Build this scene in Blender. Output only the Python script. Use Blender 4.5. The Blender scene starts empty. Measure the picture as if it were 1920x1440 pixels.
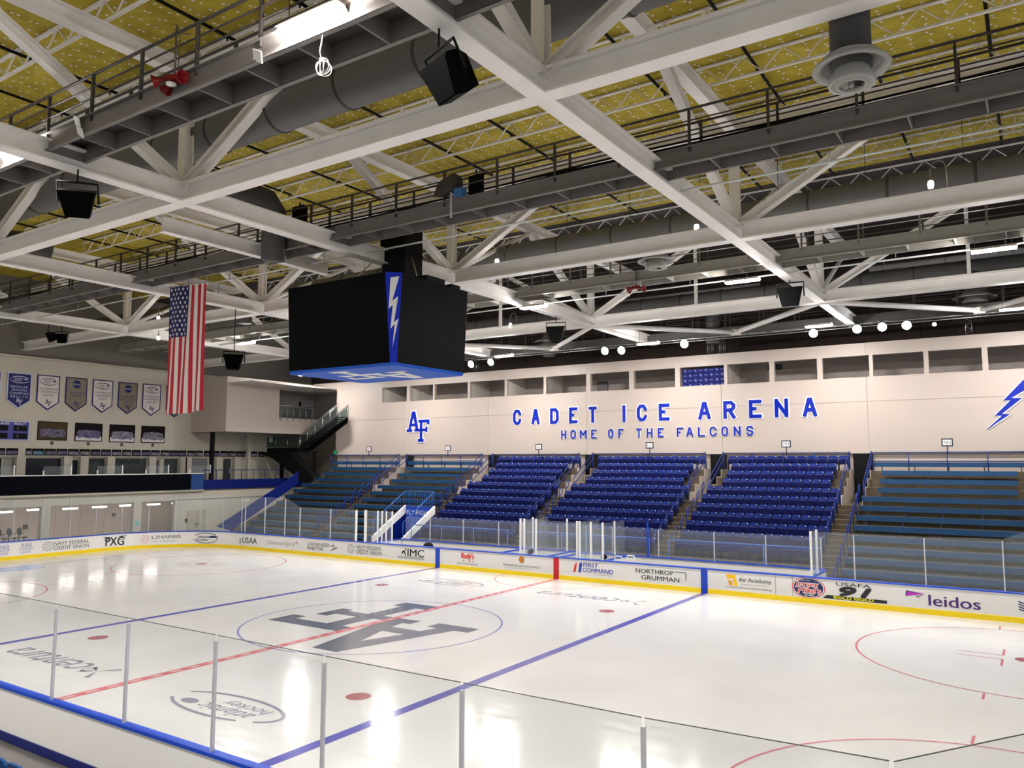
import bpy, bmesh, math, random
from mathutils import Vector, Matrix
random.seed(7)
SC = bpy.context.scene
COL = SC.collection
V = Vector

# ------------------------------------------------------------------ camera
FPX = 1484.736
CAM = V((20.052, -21.352, 5.734))
YAW, PITCH, ROLL = -0.58548, 0.09767, 0.00137
fw = V((math.sin(YAW) * math.cos(PITCH), math.cos(YAW) * math.cos(PITCH), math.sin(PITCH)))
r0 = V((math.cos(YAW), -math.sin(YAW), 0))
u0 = r0.cross(fw)
RT = r0 * math.cos(ROLL) + u0 * math.sin(ROLL)
UP = u0 * math.cos(ROLL) - r0 * math.sin(ROLL)
cd = bpy.data.cameras.new('camera')
cam = bpy.data.objects.new('camera', cd)
COL.objects.link(cam)
cd.sensor_fit = 'HORIZONTAL'
cd.sensor_width = 36.0
cd.lens = 36.0 * FPX / 1920.0
cd.clip_end = 300
m = Matrix((RT, UP, -fw)).transposed().to_4x4()
m.translation = CAM
cam.matrix_world = m
SC.camera = cam

# ------------------------------------------------------------------ world / exposure
SC.view_settings.view_transform = 'Standard'
SC.view_settings.look = 'None'
SC.view_settings.gamma = 1
SC.view_settings.use_curve_mapping = False
SC.view_settings.exposure = 0.12
w = bpy.data.worlds.new('world')
SC.world = w
w.use_nodes = True
bg = w.node_tree.nodes['Background']
bg.inputs[0].default_value = (0.96, 0.98, 1.0, 1)
bg.inputs[1].default_value = 0.7
STRIP_POWER = 610.0      # emission of the strip lights under the catwalks
FLOOD_POWER = 150.0

# ------------------------------------------------------------------ pixel helpers (1920 x 1440 frame)
def ray(x, y):
    return RT * ((x - 960) / FPX) + UP * ((720 - y) / FPX) + fw
def onY(x, y, Y):
    d = ray(x, y); return CAM + d * ((Y - CAM.y) / d.y)
def onX(x, y, X):
    d = ray(x, y); return CAM + d * ((X - CAM.x) / d.x)
def onZ(x, y, Z):
    d = ray(x, y); return CAM + d * ((Z - CAM.z) / d.z)
def proj(p):
    d = V(p) - CAM
    k = d.dot(fw)
    return 960 + FPX * d.dot(RT) / k, 720 - FPX * d.dot(UP) / k

# ------------------------------------------------------------------ materials
def lin(c):
    return tuple(((v / 255) / 12.92 if v / 255 <= .04045 else ((v / 255 + .055) / 1.055) ** 2.4) for v in c)
MATS = {}
def mat(name, col, rough=.55, metal=0.0, spec=.5, var=0.0, scale=3.0, bump=0.0, emit=0.0, stretch=(1, 1, 1), coat=0.0):
    if name in MATS: return MATS[name]
    mt = bpy.data.materials.new(name); mt.use_nodes = True
    nt = mt.node_tree; b = nt.nodes['Principled BSDF']
    c = lin(col)
    b.inputs['Base Color'].default_value = (*c, 1)
    b.inputs['Roughness'].default_value = rough
    b.inputs['Metallic'].default_value = metal
    b.inputs['Specular IOR Level'].default_value = spec
    if coat: b.inputs['Coat Weight'].default_value = coat
    if emit:
        b.inputs['Emission Color'].default_value = (*c, 1)
        b.inputs['Emission Strength'].default_value = emit
    if var or bump:
        tc = nt.nodes.new('ShaderNodeTexCoord')
        mp = nt.nodes.new('ShaderNodeMapping'); mp.inputs['Scale'].default_value = stretch
        nz = nt.nodes.new('ShaderNodeTexNoise'); nz.inputs['Scale'].default_value = scale; nz.inputs['Detail'].default_value = 5
        nt.links.new(tc.outputs['Object'], mp.inputs[0]); nt.links.new(mp.outputs[0], nz.inputs['Vector'])
        if var:
            rp = nt.nodes.new('ShaderNodeValToRGB')
            rp.color_ramp.elements[0].position = .3; rp.color_ramp.elements[1].position = .7
            rp.color_ramp.elements[0].color = (*[v * (1 - var) for v in c], 1)
            rp.color_ramp.elements[1].color = (*[min(1, v * (1 + var)) for v in c], 1)
            nt.links.new(nz.outputs['Fac'], rp.inputs[0]); nt.links.new(rp.outputs[0], b.inputs['Base Color'])
        if bump:
            bp = nt.nodes.new('ShaderNodeBump'); bp.inputs['Strength'].default_value = bump; bp.inputs['Distance'].default_value = .02
            nt.links.new(nz.outputs['Fac'], bp.inputs['Height']); nt.links.new(bp.outputs[0], b.inputs['Normal'])
    MATS[name] = mt
    return mt
def glass_mat(name, tint=(.93, .96, .96), refl=.10, glare_haze=0.0):
    if name in MATS: return MATS[name]
    mt = bpy.data.materials.new(name); mt.use_nodes = True
    nt = mt.node_tree; nt.nodes.remove(nt.nodes['Principled BSDF'])
    out = nt.nodes['Material Output']
    tr = nt.nodes.new('ShaderNodeBsdfTransparent'); tr.inputs[0].default_value = (*tint, 1)
    gl = nt.nodes.new('ShaderNodeBsdfGlossy'); gl.inputs['Roughness'].default_value = .02
    lw = nt.nodes.new('ShaderNodeLayerWeight'); lw.inputs[0].default_value = .5
    pw = nt.nodes.new('ShaderNodeMath'); pw.operation = 'POWER'; pw.inputs[1].default_value = 5
    mx = nt.nodes.new('ShaderNodeMixShader')
    mu = nt.nodes.new('ShaderNodeMath'); mu.operation = 'MULTIPLY_ADD'; mu.inputs[1].default_value = .5; mu.inputs[2].default_value = refl
    nt.links.new(lw.outputs['Facing'], pw.inputs[0]); nt.links.new(pw.outputs[0], mu.inputs[0]); nt.links.new(mu.outputs[0], mx.inputs[0])
    nt.links.new(tr.outputs[0], mx.inputs[1]); nt.links.new(gl.outputs[0], mx.inputs[2])
    last = mx
    if glare_haze:
        df = nt.nodes.new('ShaderNodeBsdfDiffuse'); df.inputs[0].default_value = (.8, .85, .87, 1)  # pale diffuse mix in place of bright reflections
        m2 = nt.nodes.new('ShaderNodeMixShader'); m2.inputs[0].default_value = glare_haze
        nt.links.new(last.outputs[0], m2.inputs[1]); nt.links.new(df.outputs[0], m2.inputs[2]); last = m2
    nt.links.new(last.outputs[0], out.inputs[0])
    MATS[name] = mt
    return mt

# ------------------------------------------------------------------ mesh builder
class MB:
    def __init__(s): s.v = []; s.f = []; s.m = []; s.sm = []
    def add(s, vs, fs, mi=0, smooth=False):
        o = len(s.v); s.v += [tuple(p) for p in vs]
        for f in fs: s.f.append([o + i for i in f]); s.m.append(mi); s.sm.append(smooth)
        return s
    def box(s, x0, x1, y0, y1, z0, z1, mi=0):
        vs = [(x, y, z) for z in (z0, z1) for y in (y0, y1) for x in (x0, x1)]
        return s.add(vs, [(0, 2, 3, 1), (4, 5, 7, 6), (0, 1, 5, 4), (2, 6, 7, 3), (0, 4, 6, 2), (1, 3, 7, 5)], mi)
    def frame(s, p, q, up=V((0, 0, 1))):
        d = (V(q) - V(p)).normalized()
        sd = d.cross(up)
        if sd.length < 1e-4: sd = d.cross(V((0, 1, 0)))
        sd.normalize(); u = sd.cross(d).normalized()
        return d, sd, u
    def sect(s, p, q, pts, up=V((0, 0, 1)), mi=0, smooth=False, caps=True):
        p = V(p); q = V(q); d, sd, u = s.frame(p, q, up); n = len(pts)
        vs = [p + sd * a + u * b for a, b in pts] + [q + sd * a + u * b for a, b in pts]
        fs = [(i, (i + 1) % n, n + (i + 1) % n, n + i) for i in range(n)]
        if caps: fs += [tuple(range(n))[::-1], tuple(range(n, 2 * n))]
        return s.add(vs, fs, mi, smooth)
    def bar(s, p, q, w, h, up=V((0, 0, 1)), mi=0):
        a, b = w / 2, h / 2
        return s.sect(p, q, [(-a, -b), (a, -b), (a, b), (-a, b)], up, mi)
    def ibeam(s, p, q, w, h, t=.05, up=V((0, 0, 1)), mi=0):
        a, b = w / 2, h / 2; k = t / 2
        return s.sect(p, q, [(-a, -b), (a, -b), (a, -b + t), (k, -b + t), (k, b - t), (a, b - t), (a, b), (-a, b), (-a, b - t), (-k, b - t), (-k, -b + t), (-a, -b + t)], up, mi)
    def rod(s, p, q, r, n=8, mi=0):
        return s.sect(p, q, [(r * math.cos(2 * math.pi * i / n), r * math.sin(2 * math.pi * i / n)) for i in range(n)], mi=mi, smooth=True)
    def tube(s, pts, r, n=6, mi=0, closed=False):
        pts = [V(p) for p in pts]; N = len(pts); vs = []
        pu = None
        for i, p in enumerate(pts):
            a = pts[(i - 1) % N] if (i > 0 or closed) else pts[i]
            b = pts[(i + 1) % N] if (i < N - 1 or closed) else pts[i]
            d = (b - a).normalized()
            if pu is None:
                pu = V((0, 0, 1)) if abs(d.z) < .9 else V((0, 1, 0))
            sd = d.cross(pu)
            if sd.length < 1e-5: sd = d.cross(V((1, 0, 0)))
            sd.normalize(); u = sd.cross(d).normalized(); pu = u
            vs += [p + sd * (r * math.cos(2 * math.pi * k / n)) + u * (r * math.sin(2 * math.pi * k / n)) for k in range(n)]
        fs = []
        for i in range(N if closed else N - 1):
            j = (i + 1) % N
            fs += [(i * n + k, i * n + (k + 1) % n, j * n + (k + 1) % n, j * n + k) for k in range(n)]
        if not closed: fs += [tuple(range(n))[::-1], tuple(range((N - 1) * n, N * n))]
        return s.add(vs, fs, mi, True)
    def lathe(s, prof, c=(0, 0, 0), axis=V((0, 0, 1)), n=24, mi=0, smooth=True):
        c = V(c); axis = V(axis).normalized(); a = axis.orthogonal().normalized(); b = axis.cross(a)
        vs = []
        for r, h in prof:
            vs += [c + axis * h + (a * math.cos(2 * math.pi * k / n) + b * math.sin(2 * math.pi * k / n)) * max(r, 1e-4) for k in range(n)]
        fs = []
        for i in range(len(prof) - 1):
            fs += [(i * n + k, i * n + (k + 1) % n, (i + 1) * n + (k + 1) % n, (i + 1) * n + k) for k in range(n)]
        return s.add(vs, fs, mi, smooth)
    def poly(s, pts, fn, depth=0.0, mi=0):
        # pts 2D, fn(u, v, d) -> 3D ; front at d = depth
        n = len(pts)
        fr = [fn(u, v, depth) for u, v in pts]
        if depth:
            bk = [fn(u, v, 0) for u, v in pts]
            return s.add(fr + bk, [tuple(range(n))] + [(i, n + i, n + (i + 1) % n, (i + 1) % n) for i in range(n)], mi)
        return s.add(fr, [tuple(range(n))], mi)
    def sweep(s, path, prof, mi=0, closed=False):
        # path: [(x, y, nx, ny)], prof: [(offset along normal, z)] closed profile
        n = len(prof); N = len(path)
        vs = [(x + nx * o, y + ny * o, z) for x, y, nx, ny in path for o, z in prof]
        fs = []
        for i in range(N if closed else N - 1):
            j = (i + 1) % N
            fs += [(i * n + k, i * n + (k + 1) % n, j * n + (k + 1) % n, j * n + k) for k in range(n)]
        if not closed: fs += [tuple(range(n))[::-1], tuple(range((N - 1) * n, N * n))]
        return s.add(vs, fs, mi)
    def mesh(s, name, mats):
        me = bpy.data.meshes.new(name)
        me.from_pydata(s.v, [], s.f)
        for mt in (mats if isinstance(mats, (list, tuple)) else [mats]): me.materials.append(mt)
        me.polygons.foreach_set('material_index', s.m)
        me.polygons.foreach_set('use_smooth', s.sm)
        me.update()
        return me
    def build(s, name, mats, parent=None, fix=True):
        me = s.mesh(name, mats)
        if fix:
            bm = bmesh.new(); bm.from_mesh(me); bmesh.ops.recalc_face_normals(bm, faces=bm.faces); bm.to_mesh(me); bm.free()
        return put(name, me, parent)

def put(name, me, parent=None, loc=None, rot=None):
    o = bpy.data.objects.new(name, me); COL.objects.link(o)
    if parent is not None: o.parent = parent
    if loc is not None: o.location = loc
    if rot is not None: o.rotation_euler = rot
    return o
def tag(o, label, cat, group=None, kind=None):
    o['label'] = label; o['category'] = cat
    if group: o['group'] = group
    if kind: o['kind'] = kind
    return o
def thing(name, label, cat, loc=(0, 0, 0), rotz=0, group=None):
    o = bpy.data.objects.new(name, None); COL.objects.link(o)
    o.empty_display_size = .1
    o.location = loc; o.rotation_euler = (0, 0, rotz)
    return tag(o, label, cat, group)
def struct(o, label=None, cat=None):
    o['kind'] = 'structure'
    if label: o['label'] = label
    if cat: o['category'] = cat
    return o
def dup(root, loc, rotz=None, label=None, group=None):
    r = root.copy(); COL.objects.link(r); r.location = loc
    if rotz is not None: r.rotation_euler = (0, 0, rotz)
    if label: r['label'] = label
    if group: r['group'] = group
    for ch in root.children:
        c = ch.copy(); COL.objects.link(c); c.parent = r
        for g in ch.children:
            d = g.copy(); COL.objects.link(d); d.parent = c
    return r

# ------------------------------------------------------------------ lettering
TXT = {}
def text2d(s, bold=0.0, shear=0.0):
    k = (s, bold, shear)
    if k in TXT: return TXT[k]
    cu = bpy.data.curves.new('txt', 'FONT'); cu.body = s; cu.resolution_u = 3
    cu.offset = bold; cu.shear = shear; cu.fill_mode = 'FRONT'
    o = bpy.data.objects.new('txt', cu)
    me = o.to_mesh()
    vs = [(v.co.x, v.co.y) for v in me.vertices]; fs = [tuple(p.vertices) for p in me.polygons]
    o.to_mesh_clear(); bpy.data.objects.remove(o); bpy.data.curves.remove(cu)
    x0 = min(v[0] for v in vs); x1 = max(v[0] for v in vs); y0 = min(v[1] for v in vs); y1 = max(v[1] for v in vs)
    vs = [((x - x0) / (x1 - x0), (y - y0) / (y1 - y0)) for x, y in vs]
    TXT[k] = (vs, fs)
    return TXT[k]
def put_text(mb, s, fn, u0, u1, v0, v1, mi=0, bold=0.0, shear=0.0, heavy=False):
    vs, fs = text2d(s, 0.0, shear)
    k = bold * abs(v1 - v0) * .9
    offs = [(0, 0)]
    if heavy and k > .001: offs = [(-k, 0), (k, 0)] if bold < .06 else [(-k, -k), (k, -k), (-k, k), (k, k), (0, 0)]
    for i, (du, dv) in enumerate(offs):
        mb.add([fn(u0 + (u1 - u0) * a + du, v0 + (v1 - v0) * b + dv, .004 + .0003 * i) for a, b in vs], fs, mi)
def stroke(pts, wd, closed=False, ext=True):
    # 2D stroke outline -> list of quads with mitred joints
    P = [V((a, b)) for a, b in pts]; N = len(P); h = wd / 2
    if not closed and ext:
        d = (P[0] - P[1]).normalized(); P[0] = P[0] + d * h
        d = (P[-1] - P[-2]).normalized(); P[-1] = P[-1] + d * h
    L = []; R = []
    for i in range(N):
        d1 = (P[i] - P[i - 1]).normalized() if (i > 0 or closed) else None
        d2 = (P[(i + 1) % N] - P[i]).normalized() if (i < N - 1 or closed) else None
        if d1 is None: d1 = d2
        if d2 is None: d2 = d1
        n1 = V((-d1.y, d1.x)); n2 = V((-d2.y, d2.x)); mm = n1 + n2
        mm = mm.normalized() if mm.length > 1e-6 else n1
        k = h / max(.35, mm.dot(n1))
        L.append(P[i] + mm * k); R.append(P[i] - mm * k)
    q = []
    for i in range(N if closed else N - 1):
        j = (i + 1) % N
        q.append([tuple(L[i]), tuple(R[i]), tuple(R[j]), tuple(L[j])])
    return q
_c = .22
BLK = {
 'C': [([(1, .66), (1, 1 - _c), (1 - _c * 1.3, 1), (_c * 1.3, 1), (0, 1 - _c), (0, _c), (_c * 1.3, 0), (1 - _c * 1.3, 0), (1, _c), (1, .34)], 2)],
 'O': [([(1, _c), (1, 1 - _c), (1 - _c * 1.3, 1), (_c * 1.3, 1), (0, 1 - _c), (0, _c), (_c * 1.3, 0), (1 - _c * 1.3, 0)], 1)],
 'D': [([(0, 0), (0, 1), (.72, 1), (1, .8), (1, .2), (.72, 0)], 1)],
 'A': [([(-.05, 0), (.42, 1), (.58, 1), (1.05, 0)], 0), ([(.25, .32), (.75, .32)], 2)],
 'E': [([(1, 1), (0, 1), (0, 0), (1, 0)], 0), ([(0, .52), (.62, .52)], 2)],
 'F': [([(1, 1), (0, 1), (0, 0)], 0), ([(0, .5), (.6, .5)], 2)],
 'T': [([(0, 1), (1, 1)], 0), ([(.5, 1), (.5, 0)], 0)],
 'I': [([(.5, 1), (.5, 0)], 0)],
 'R': [([(0, 0), (0, 1), (.72, 1), (1, .83), (1, .65), (.72, .48), (0, .48)], 2), ([(.5, .48), (1, 0)], 0), ([(0, .2), (0, 0)], 0)],
 'N': [([(0, 0), (0, 1)], 0), ([(1, 0), (1, 1)], 0), ([(0, 1), (1, 0)], 2)],
 'H': [([(0, 0), (0, 1)], 0), ([(1, 0), (1, 1)], 0), ([(0, .5), (1, .5)], 2)],
 'M': [([(0, 0), (0, 1)], 0), ([(1, 0), (1, 1)], 0), ([(0, 1), (.5, .4), (1, 1)], 2)],
 'L': [([(0, 1), (0, 0), (1, 0)], 0)],
 'S': [([(1, .72), (1, 1 - _c), (1 - _c, 1), (_c, 1), (0, 1 - _c), (0, .64), (_c, .52), (1 - _c, .48), (1, .36), (1, _c), (1 - _c, 0), (_c, 0), (0, _c), (0, .28)], 2)],
}
def block_letter(ch, wd, ht, st):
    out = []
    for pts, md in BLK[ch]:
        P = [(st / 2 + a * (wd - st), st / 2 + b * (ht - st)) for a, b in pts]
        out += stroke(P, st, md == 1, md != 2)
    return out
# interlocking A and F, unit square, traced as convex pieces
AF = []
for q in [[(420, 235), (530, 235), (567, 430), (380, 430)], [(380, 430), (466, 430), (416, 625), (341, 625)], [(466, 430), (567, 430), (605, 625), (516, 625)],
          [(341, 625), (605, 625), (622, 715), (323, 715)], [(323, 715), (402, 715), (385, 805), (305, 805)], [(535, 715), (622, 715), (640, 805), (545, 805)],
          [(245, 805), (430, 805), (430, 895), (245, 895)], [(510, 805), (690, 805), (690, 885), (510, 885)],
          [(645, 510), (1010, 510), (1010, 605), (645, 605)], [(940, 605), (1010, 605), (1010, 670), (940, 670)], [(695, 605), (775, 605), (775, 795), (695, 795)], [(695, 880), (775, 880), (775, 1120), (695, 1120)],
          [(690, 795), (885, 795), (885, 880), (690, 880)], [(885, 735), (945, 735), (945, 915), (885, 915)], [(635, 1120), (820, 1120), (820, 1220), (635, 1220)]]:
    AF.append([((x - 245) / 765, (1220 - y) / 985) for x, y in q])
def put_af(mb, fn, u0, u1, v0, v1, mi=0, depth=.004, grow=0.0):
    for iq, q in enumerate(AF):
        cx = sum(a for a, b in q) / 4; cy = sum(b for a, b in q) / 4
        g = []
        for a, b in q:
            g.append((u0 + (u1 - u0) * a + math.copysign(grow, a - cx), v0 + (v1 - v0) * b + math.copysign(grow, b - cy)))
        mb.poly(g, fn, depth + .0005 * iq if depth else 0, mi)
def ellipse(cu, cv, ru, rv, n=28, a0=0, a1=2 * math.pi):
    return [(cu + ru * math.cos(a0 + (a1 - a0) * i / n), cv + rv * math.sin(a0 + (a1 - a0) * i / n)) for i in range(n + (0 if abs(a1 - a0 - 2 * math.pi) < 1e-6 else 1))]
def ring(mb, fn, cu, cv, ru, rv, wd, mi=0, a0=0, a1=2 * math.pi, n=36, d=.004):
    for i in range(n):
        s, e = a0 + (a1 - a0) * i / n, a0 + (a1 - a0) * (i + 1) / n
        mb.add([fn(cu + (ru + k) * math.cos(t), cv + (rv + k) * math.sin(t), d) for k, t in ((wd / 2, s), (wd / 2, e), (-wd / 2, e), (-wd / 2, s))], [(0, 1, 2, 3)], mi)
def rect(mb, fn, u0, u1, v0, v1, mi=0, d=.004):
    mb.add([fn(u0, v0, d), fn(u1, v0, d), fn(u1, v1, d), fn(u0, v1, d)], [(0, 1, 2, 3)], mi)

# palette
WHITE_STEEL = mat('white_steel', (240, 236, 232), .5, var=.04, scale=1.5)
GREY_STEEL = mat('grey_steel', (118, 112, 108), .5, var=.06, scale=2)
DARK_STEEL = mat('dark_steel', (62, 56, 54), .5)
DUCT = mat('duct_grey', (104, 103, 102), .6, var=.06, scale=8, stretch=(.2, 1, 1))
DUCT_DARK = mat('duct_dark', (62, 60, 58), .6, var=.05)
BLACK = mat('black_paint', (7, 7, 8), .7, spec=.2)
WALL = mat('wall_paint', (184, 172, 162), .42, var=.015, scale=.6, spec=.4)
WALL_END = mat('wall_end_paint', (196, 189, 174), .6, var=.06, scale=.5)
CONC = mat('concrete', (92, 88, 85), .7, var=.14, scale=1.6, bump=.05)
CONC_ST = mat('stand_concrete', (84, 72, 54), .75, var=.22, scale=2.2, bump=.06)
BLUE = mat('royal_blue', (0, 66, 190), .4)
BLUE_D = mat('dark_blue_paint', (0, 24, 104), .45, spec=.3)
RAILBLUE = mat('rail_blue', (4, 36, 110), .45, spec=.3)
NAVY = mat('navy', (8, 14, 48), .5)
WHITE = mat('white_paint', (238, 236, 232), .4)
YELLOW = mat('kick_yellow', (248, 216, 0), .4)
RED = mat('signal_red', (196, 14, 22), .4)
CHROME = mat('brushed_steel', (190, 190, 188), .25, metal=.9)
ALU = mat('aluminium_post', (196, 196, 202), .4, metal=.3)
INK = mat('ink_black', (28, 28, 32), .5)
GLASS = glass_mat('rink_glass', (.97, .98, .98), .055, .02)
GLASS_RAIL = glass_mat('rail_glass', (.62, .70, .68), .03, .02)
GLASS_F = glass_mat('stand_glass', (.96, .98, .99), .02, .055)  # milky film stands in for bright ice mirrored in the panes
# ================================================================== ICE, BOARDS, ADVERTS
WB = 12.88          # half width of the rink
XB = 30.1           # half length
RC = 6.0            # corner radius
XBL = 7.49
def ice_material():
    mt = bpy.data.materials.new('ice'); mt.use_nodes = True; nt = mt.node_tree; b = nt.nodes['Principled BSDF']
    tc = nt.nodes.new('ShaderNodeTexCoord')
    n1 = nt.nodes.new('ShaderNodeTexNoise'); n1.inputs['Scale'].default_value = .35; n1.inputs['Detail'].default_value = 6
    mp = nt.nodes.new('ShaderNodeMapping'); mp.inputs['Scale'].default_value = (.5, 4, 1); mp.inputs['Rotation'].default_value = (0, 0, .35)
    n2 = nt.nodes.new('ShaderNodeTexNoise'); n2.inputs['Scale'].default_value = 1.3; n2.inputs['Detail'].default_value = 8
    nt.links.new(tc.outputs['Object'], n1.inputs['Vector']); nt.links.new(tc.outputs['Object'], mp.inputs[0]); nt.links.new(mp.outputs[0], n2.inputs['Vector'])
    rp = nt.nodes.new('ShaderNodeValToRGB'); rp.color_ramp.elements[0].position = .3; rp.color_ramp.elements[1].position = .7
    rp.color_ramp.elements[0].color = (.72, .72, .71, 1); rp.color_ramp.elements[1].color = (.79, .785, .78, 1)
    nt.links.new(n1.outputs['Fac'], rp.inputs[0]); nt.links.new(rp.outputs[0], b.inputs['Base Color'])
    mr = nt.nodes.new('ShaderNodeMapRange'); mr.inputs['From Min'].default_value = .35; mr.inputs['From Max'].default_value = .7
    mr.inputs['To Min'].default_value = .08; mr.inputs['To Max'].default_value = .2
    nt.links.new(n2.outputs['Fac'], mr.inputs[0]); nt.links.new(mr.outputs[0], b.inputs['Roughness'])
    b.inputs['IOR'].default_value = 1.31
    bp = nt.nodes.new('ShaderNodeBump'); bp.inputs['Strength'].default_value = .05; bp.inputs['Distance'].default_value = .01
    nt.links.new(n2.outputs['Fac'], bp.inputs['Height']); nt.links.new(bp.outputs[0], b.inputs['Normal'])
    return mt
ICE = ice_material()
def icepaint(name, col):
    return mat('ice_' + name, col, .12, var=.05, scale=2)
IRED = icepaint('red', (222, 120, 128)); IRED2 = icepaint('dot', (176, 98, 108)); IBLUE = icepaint('blue', (92, 92, 184)); IGREY = icepaint('grey', (112, 118, 134))
IPALE = icepaint('palegrey', (150, 148, 168)); ICREASE = icepaint('crease', (150, 190, 240)); ITHIN = icepaint('thin_blue', (140, 140, 205)); IPINK = icepaint('thin_red', (214, 120, 132))

def rink_path(n=14):
    P = []
    def st(x0, y0, x1, y1, nx, ny, k=2):
        for i in range(k): t = i / k; P.append((x0 + (x1 - x0) * t, y0 + (y1 - y0) * t, nx, ny))
    def arc(cx, cy, a0, a1):
        for i in range(n):
            a = math.radians(a0 + (a1 - a0) * i / n); P.append((cx + RC * math.cos(a), cy + RC * math.sin(a), -math.cos(a), -math.sin(a)))
    return P, st, arc
def piece(which):
    P, st, arc = rink_path()
    xe, ye = XB - RC, WB - RC
    if which == 'far': return [(xe, WB, 0, -1), (-xe, WB, 0, -1)]
    if which == 'near': return [(-xe, -WB, 0, 1), (xe, -WB, 0, 1)]
    if which == 'left':
        arc(-xe, ye, 90, 180); st(-XB, ye, -XB, -ye, 1, 0); arc(-xe, -ye, 180, 270); P.append((-xe, -WB, 0, 1)); return P
    if which == 'right':
        arc(xe, -ye, 270, 360); st(XB, -ye, XB, ye, -1, 0); arc(xe, ye, 0, 90); P.append((xe, WB, 0, -1)); return P
# ice slab
out = []
for k in ('far', 'left', 'near', 'right'):
    out += [(p[0], p[1]) for p in piece(k)][:-1]
mb = MB(); mb.add([(x, y, 0) for x, y in out], [tuple(range(len(out)))])
ice = struct(mb.build('floor_ice', ICE), 'white ice sheet with painted hockey lines', 'ice')
def flat(name, quads, mt, z=.004, kind=None):
    mb = MB()
    for q in quads: mb.add([(x, y, z) for x, y in q], [tuple(range(len(q)))])
    o = mb.build(name, mt, ice)
    return o
def icefn(u, v, d): return V((u, v, .004))
flat('red_line', [[(-.15, -WB), (.15, -WB), (.15, WB), (-.15, WB)]], IRED)
mb = MB()
for i in range(44):       # broken white dashes of the centre line
    y = -12.6 + i * .58
    mb.add([(-.06, y, .006), (.06, y + .06, .006), (.06, y + .36, .006), (-.06, y + .30, .006)], [(0, 1, 2, 3)])
mb.build('centre_line_dash', mat('ice_dash', (232, 196, 196), .12), ice)
for x in (-XBL, XBL): flat('blue_line', [[(x - .15, -WB), (x + .15, -WB), (x + .15, WB), (x - .15, WB)]], IBLUE)
for x in (-26.75, 26.75): flat('goal_line', [[(x - .03, -11.5), (x + .03, -11.5), (x + .03, 11.5), (x - .03, 11.5)]], IPINK)
mb = MB(); ring(mb, icefn, 0, 0, 4.57, 4.57, .06, n=72); mb.build('centre_circle', ITHIN, ice)
mb = MB(); ring(mb, icefn, 0, WB, 3.05, 3.05, .05, a0=math.pi, a1=2 * math.pi); mb.build('referee_crease', IPINK, ice)
for sx in (-1, 1):
    for sy in (-1, 1):
        mb = MB(); mb.poly(ellipse(5.84 * sx, 6.71 * sy, .31, .31), icefn); mb.build('faceoff_spot', IRED2, ice)
        cx, cy = 19.45 * sx, 6.71 * sy
        mb = MB(); ring(mb, icefn, cx, cy, 4.57, 4.57, .06, n=72); mb.build('faceoff_circle', IPINK, ice)
        mb = MB(); mb.poly(ellipse(cx, cy, .31, .31), icefn)
        mb.build('faceoff_spot', IRED2, ice)
        mb = MB()
        for a in (-1, 1):
            for b in (-1, 1):
                x0, y0 = cx + a * .6, cy + b * .28
                rect(mb, icefn, min(x0, x0 + a * 1.2), max(x0, x0 + a * 1.2), y0 - .025, y0 + .025)
                rect(mb, icefn, x0 - .03, x0 + .03, min(y0, y0 + b * .9), max(y0, y0 + b * .9))
            for b in (-1, 1):
                rect(mb, icefn, cx + b * .85 - .03, cx + b * .85 + .03, min(cy + a * 4.57, cy + a * 5.17), max(cy + a * 4.57, cy + a * 5.17))
        mb.build('faceoff_marks', IPINK, ice)
    mb = MB(); mb.poly([(sx * 26.7, -1.22), (sx * 26.7, 1.22)] + [(sx * (26.7 - 1.37 - .46 * math.cos(t)), 1.22 * math.sin(t)) for t in [math.pi / 2 - i * math.pi / 10 for i in range(11)]], icefn)
    mb.build('goal_crease', ICREASE, ice)
def icetext_fn(cx, cy): return lambda u, v, d: V((cx - u, cy - v, .006))
mb = MB(); put_af(mb, lambda u, v, d: V((3.72 - 7.36 * u, 3.79 - 7.57 * v, .002)), 0, 1, 0, 1, depth=0); mb.build('centre_ice_emblem', IGREY, ice)
for cx, cy in ((-1.2, -8.6), (6.4, 9.5)):
    mb = MB(); fn = icetext_fn(cx, cy)
    put_text(mb, 'centura', fn, 1.25, 5.1, 0, .85, bold=.01, shear=.3)
    for a in (-.5, .5):
        mb.poly([(.55, .42), (.1, .42 + a * .9), (.25, .42 + a * 1.05)], fn); mb.poly([(.55, .42), (1.0, .42 + a * .3), (1.0, .42 + a * .6)], fn)
    ring(mb, fn, .95, .42, .14, .2, .06, n=16)
    mb.build('ice_logo_script', IPALE, ice)
for cx, cy in ((5.7, -8.35), (-1.75, 9.75)):
    mb = MB(); fn = icetext_fn(cx, cy)
    ring(mb, fn, 1.9, .65, 1.85, .68, .1, a0=.35, a1=2.2, n=24); ring(mb, fn, 1.9, .65, 1.85, .68, .1, a0=3.3, a1=5.9, n=24); ring(mb, fn, 1.9, .65, 1.85, .68, .1, a0=2.5, a1=3.3, n=10)
    put_text(mb, 'atlantic', fn, .75, 2.55, .68, 1.12, bold=.02, shear=.25); put_text(mb, 'hockey', fn, .6, 2.2, .2, .66, bold=.02, shear=.25)
    mb.poly(ellipse(3.0, .85, .28, .16), fn)
    mb.build('ice_logo_oval', IPALE, ice)
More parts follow.
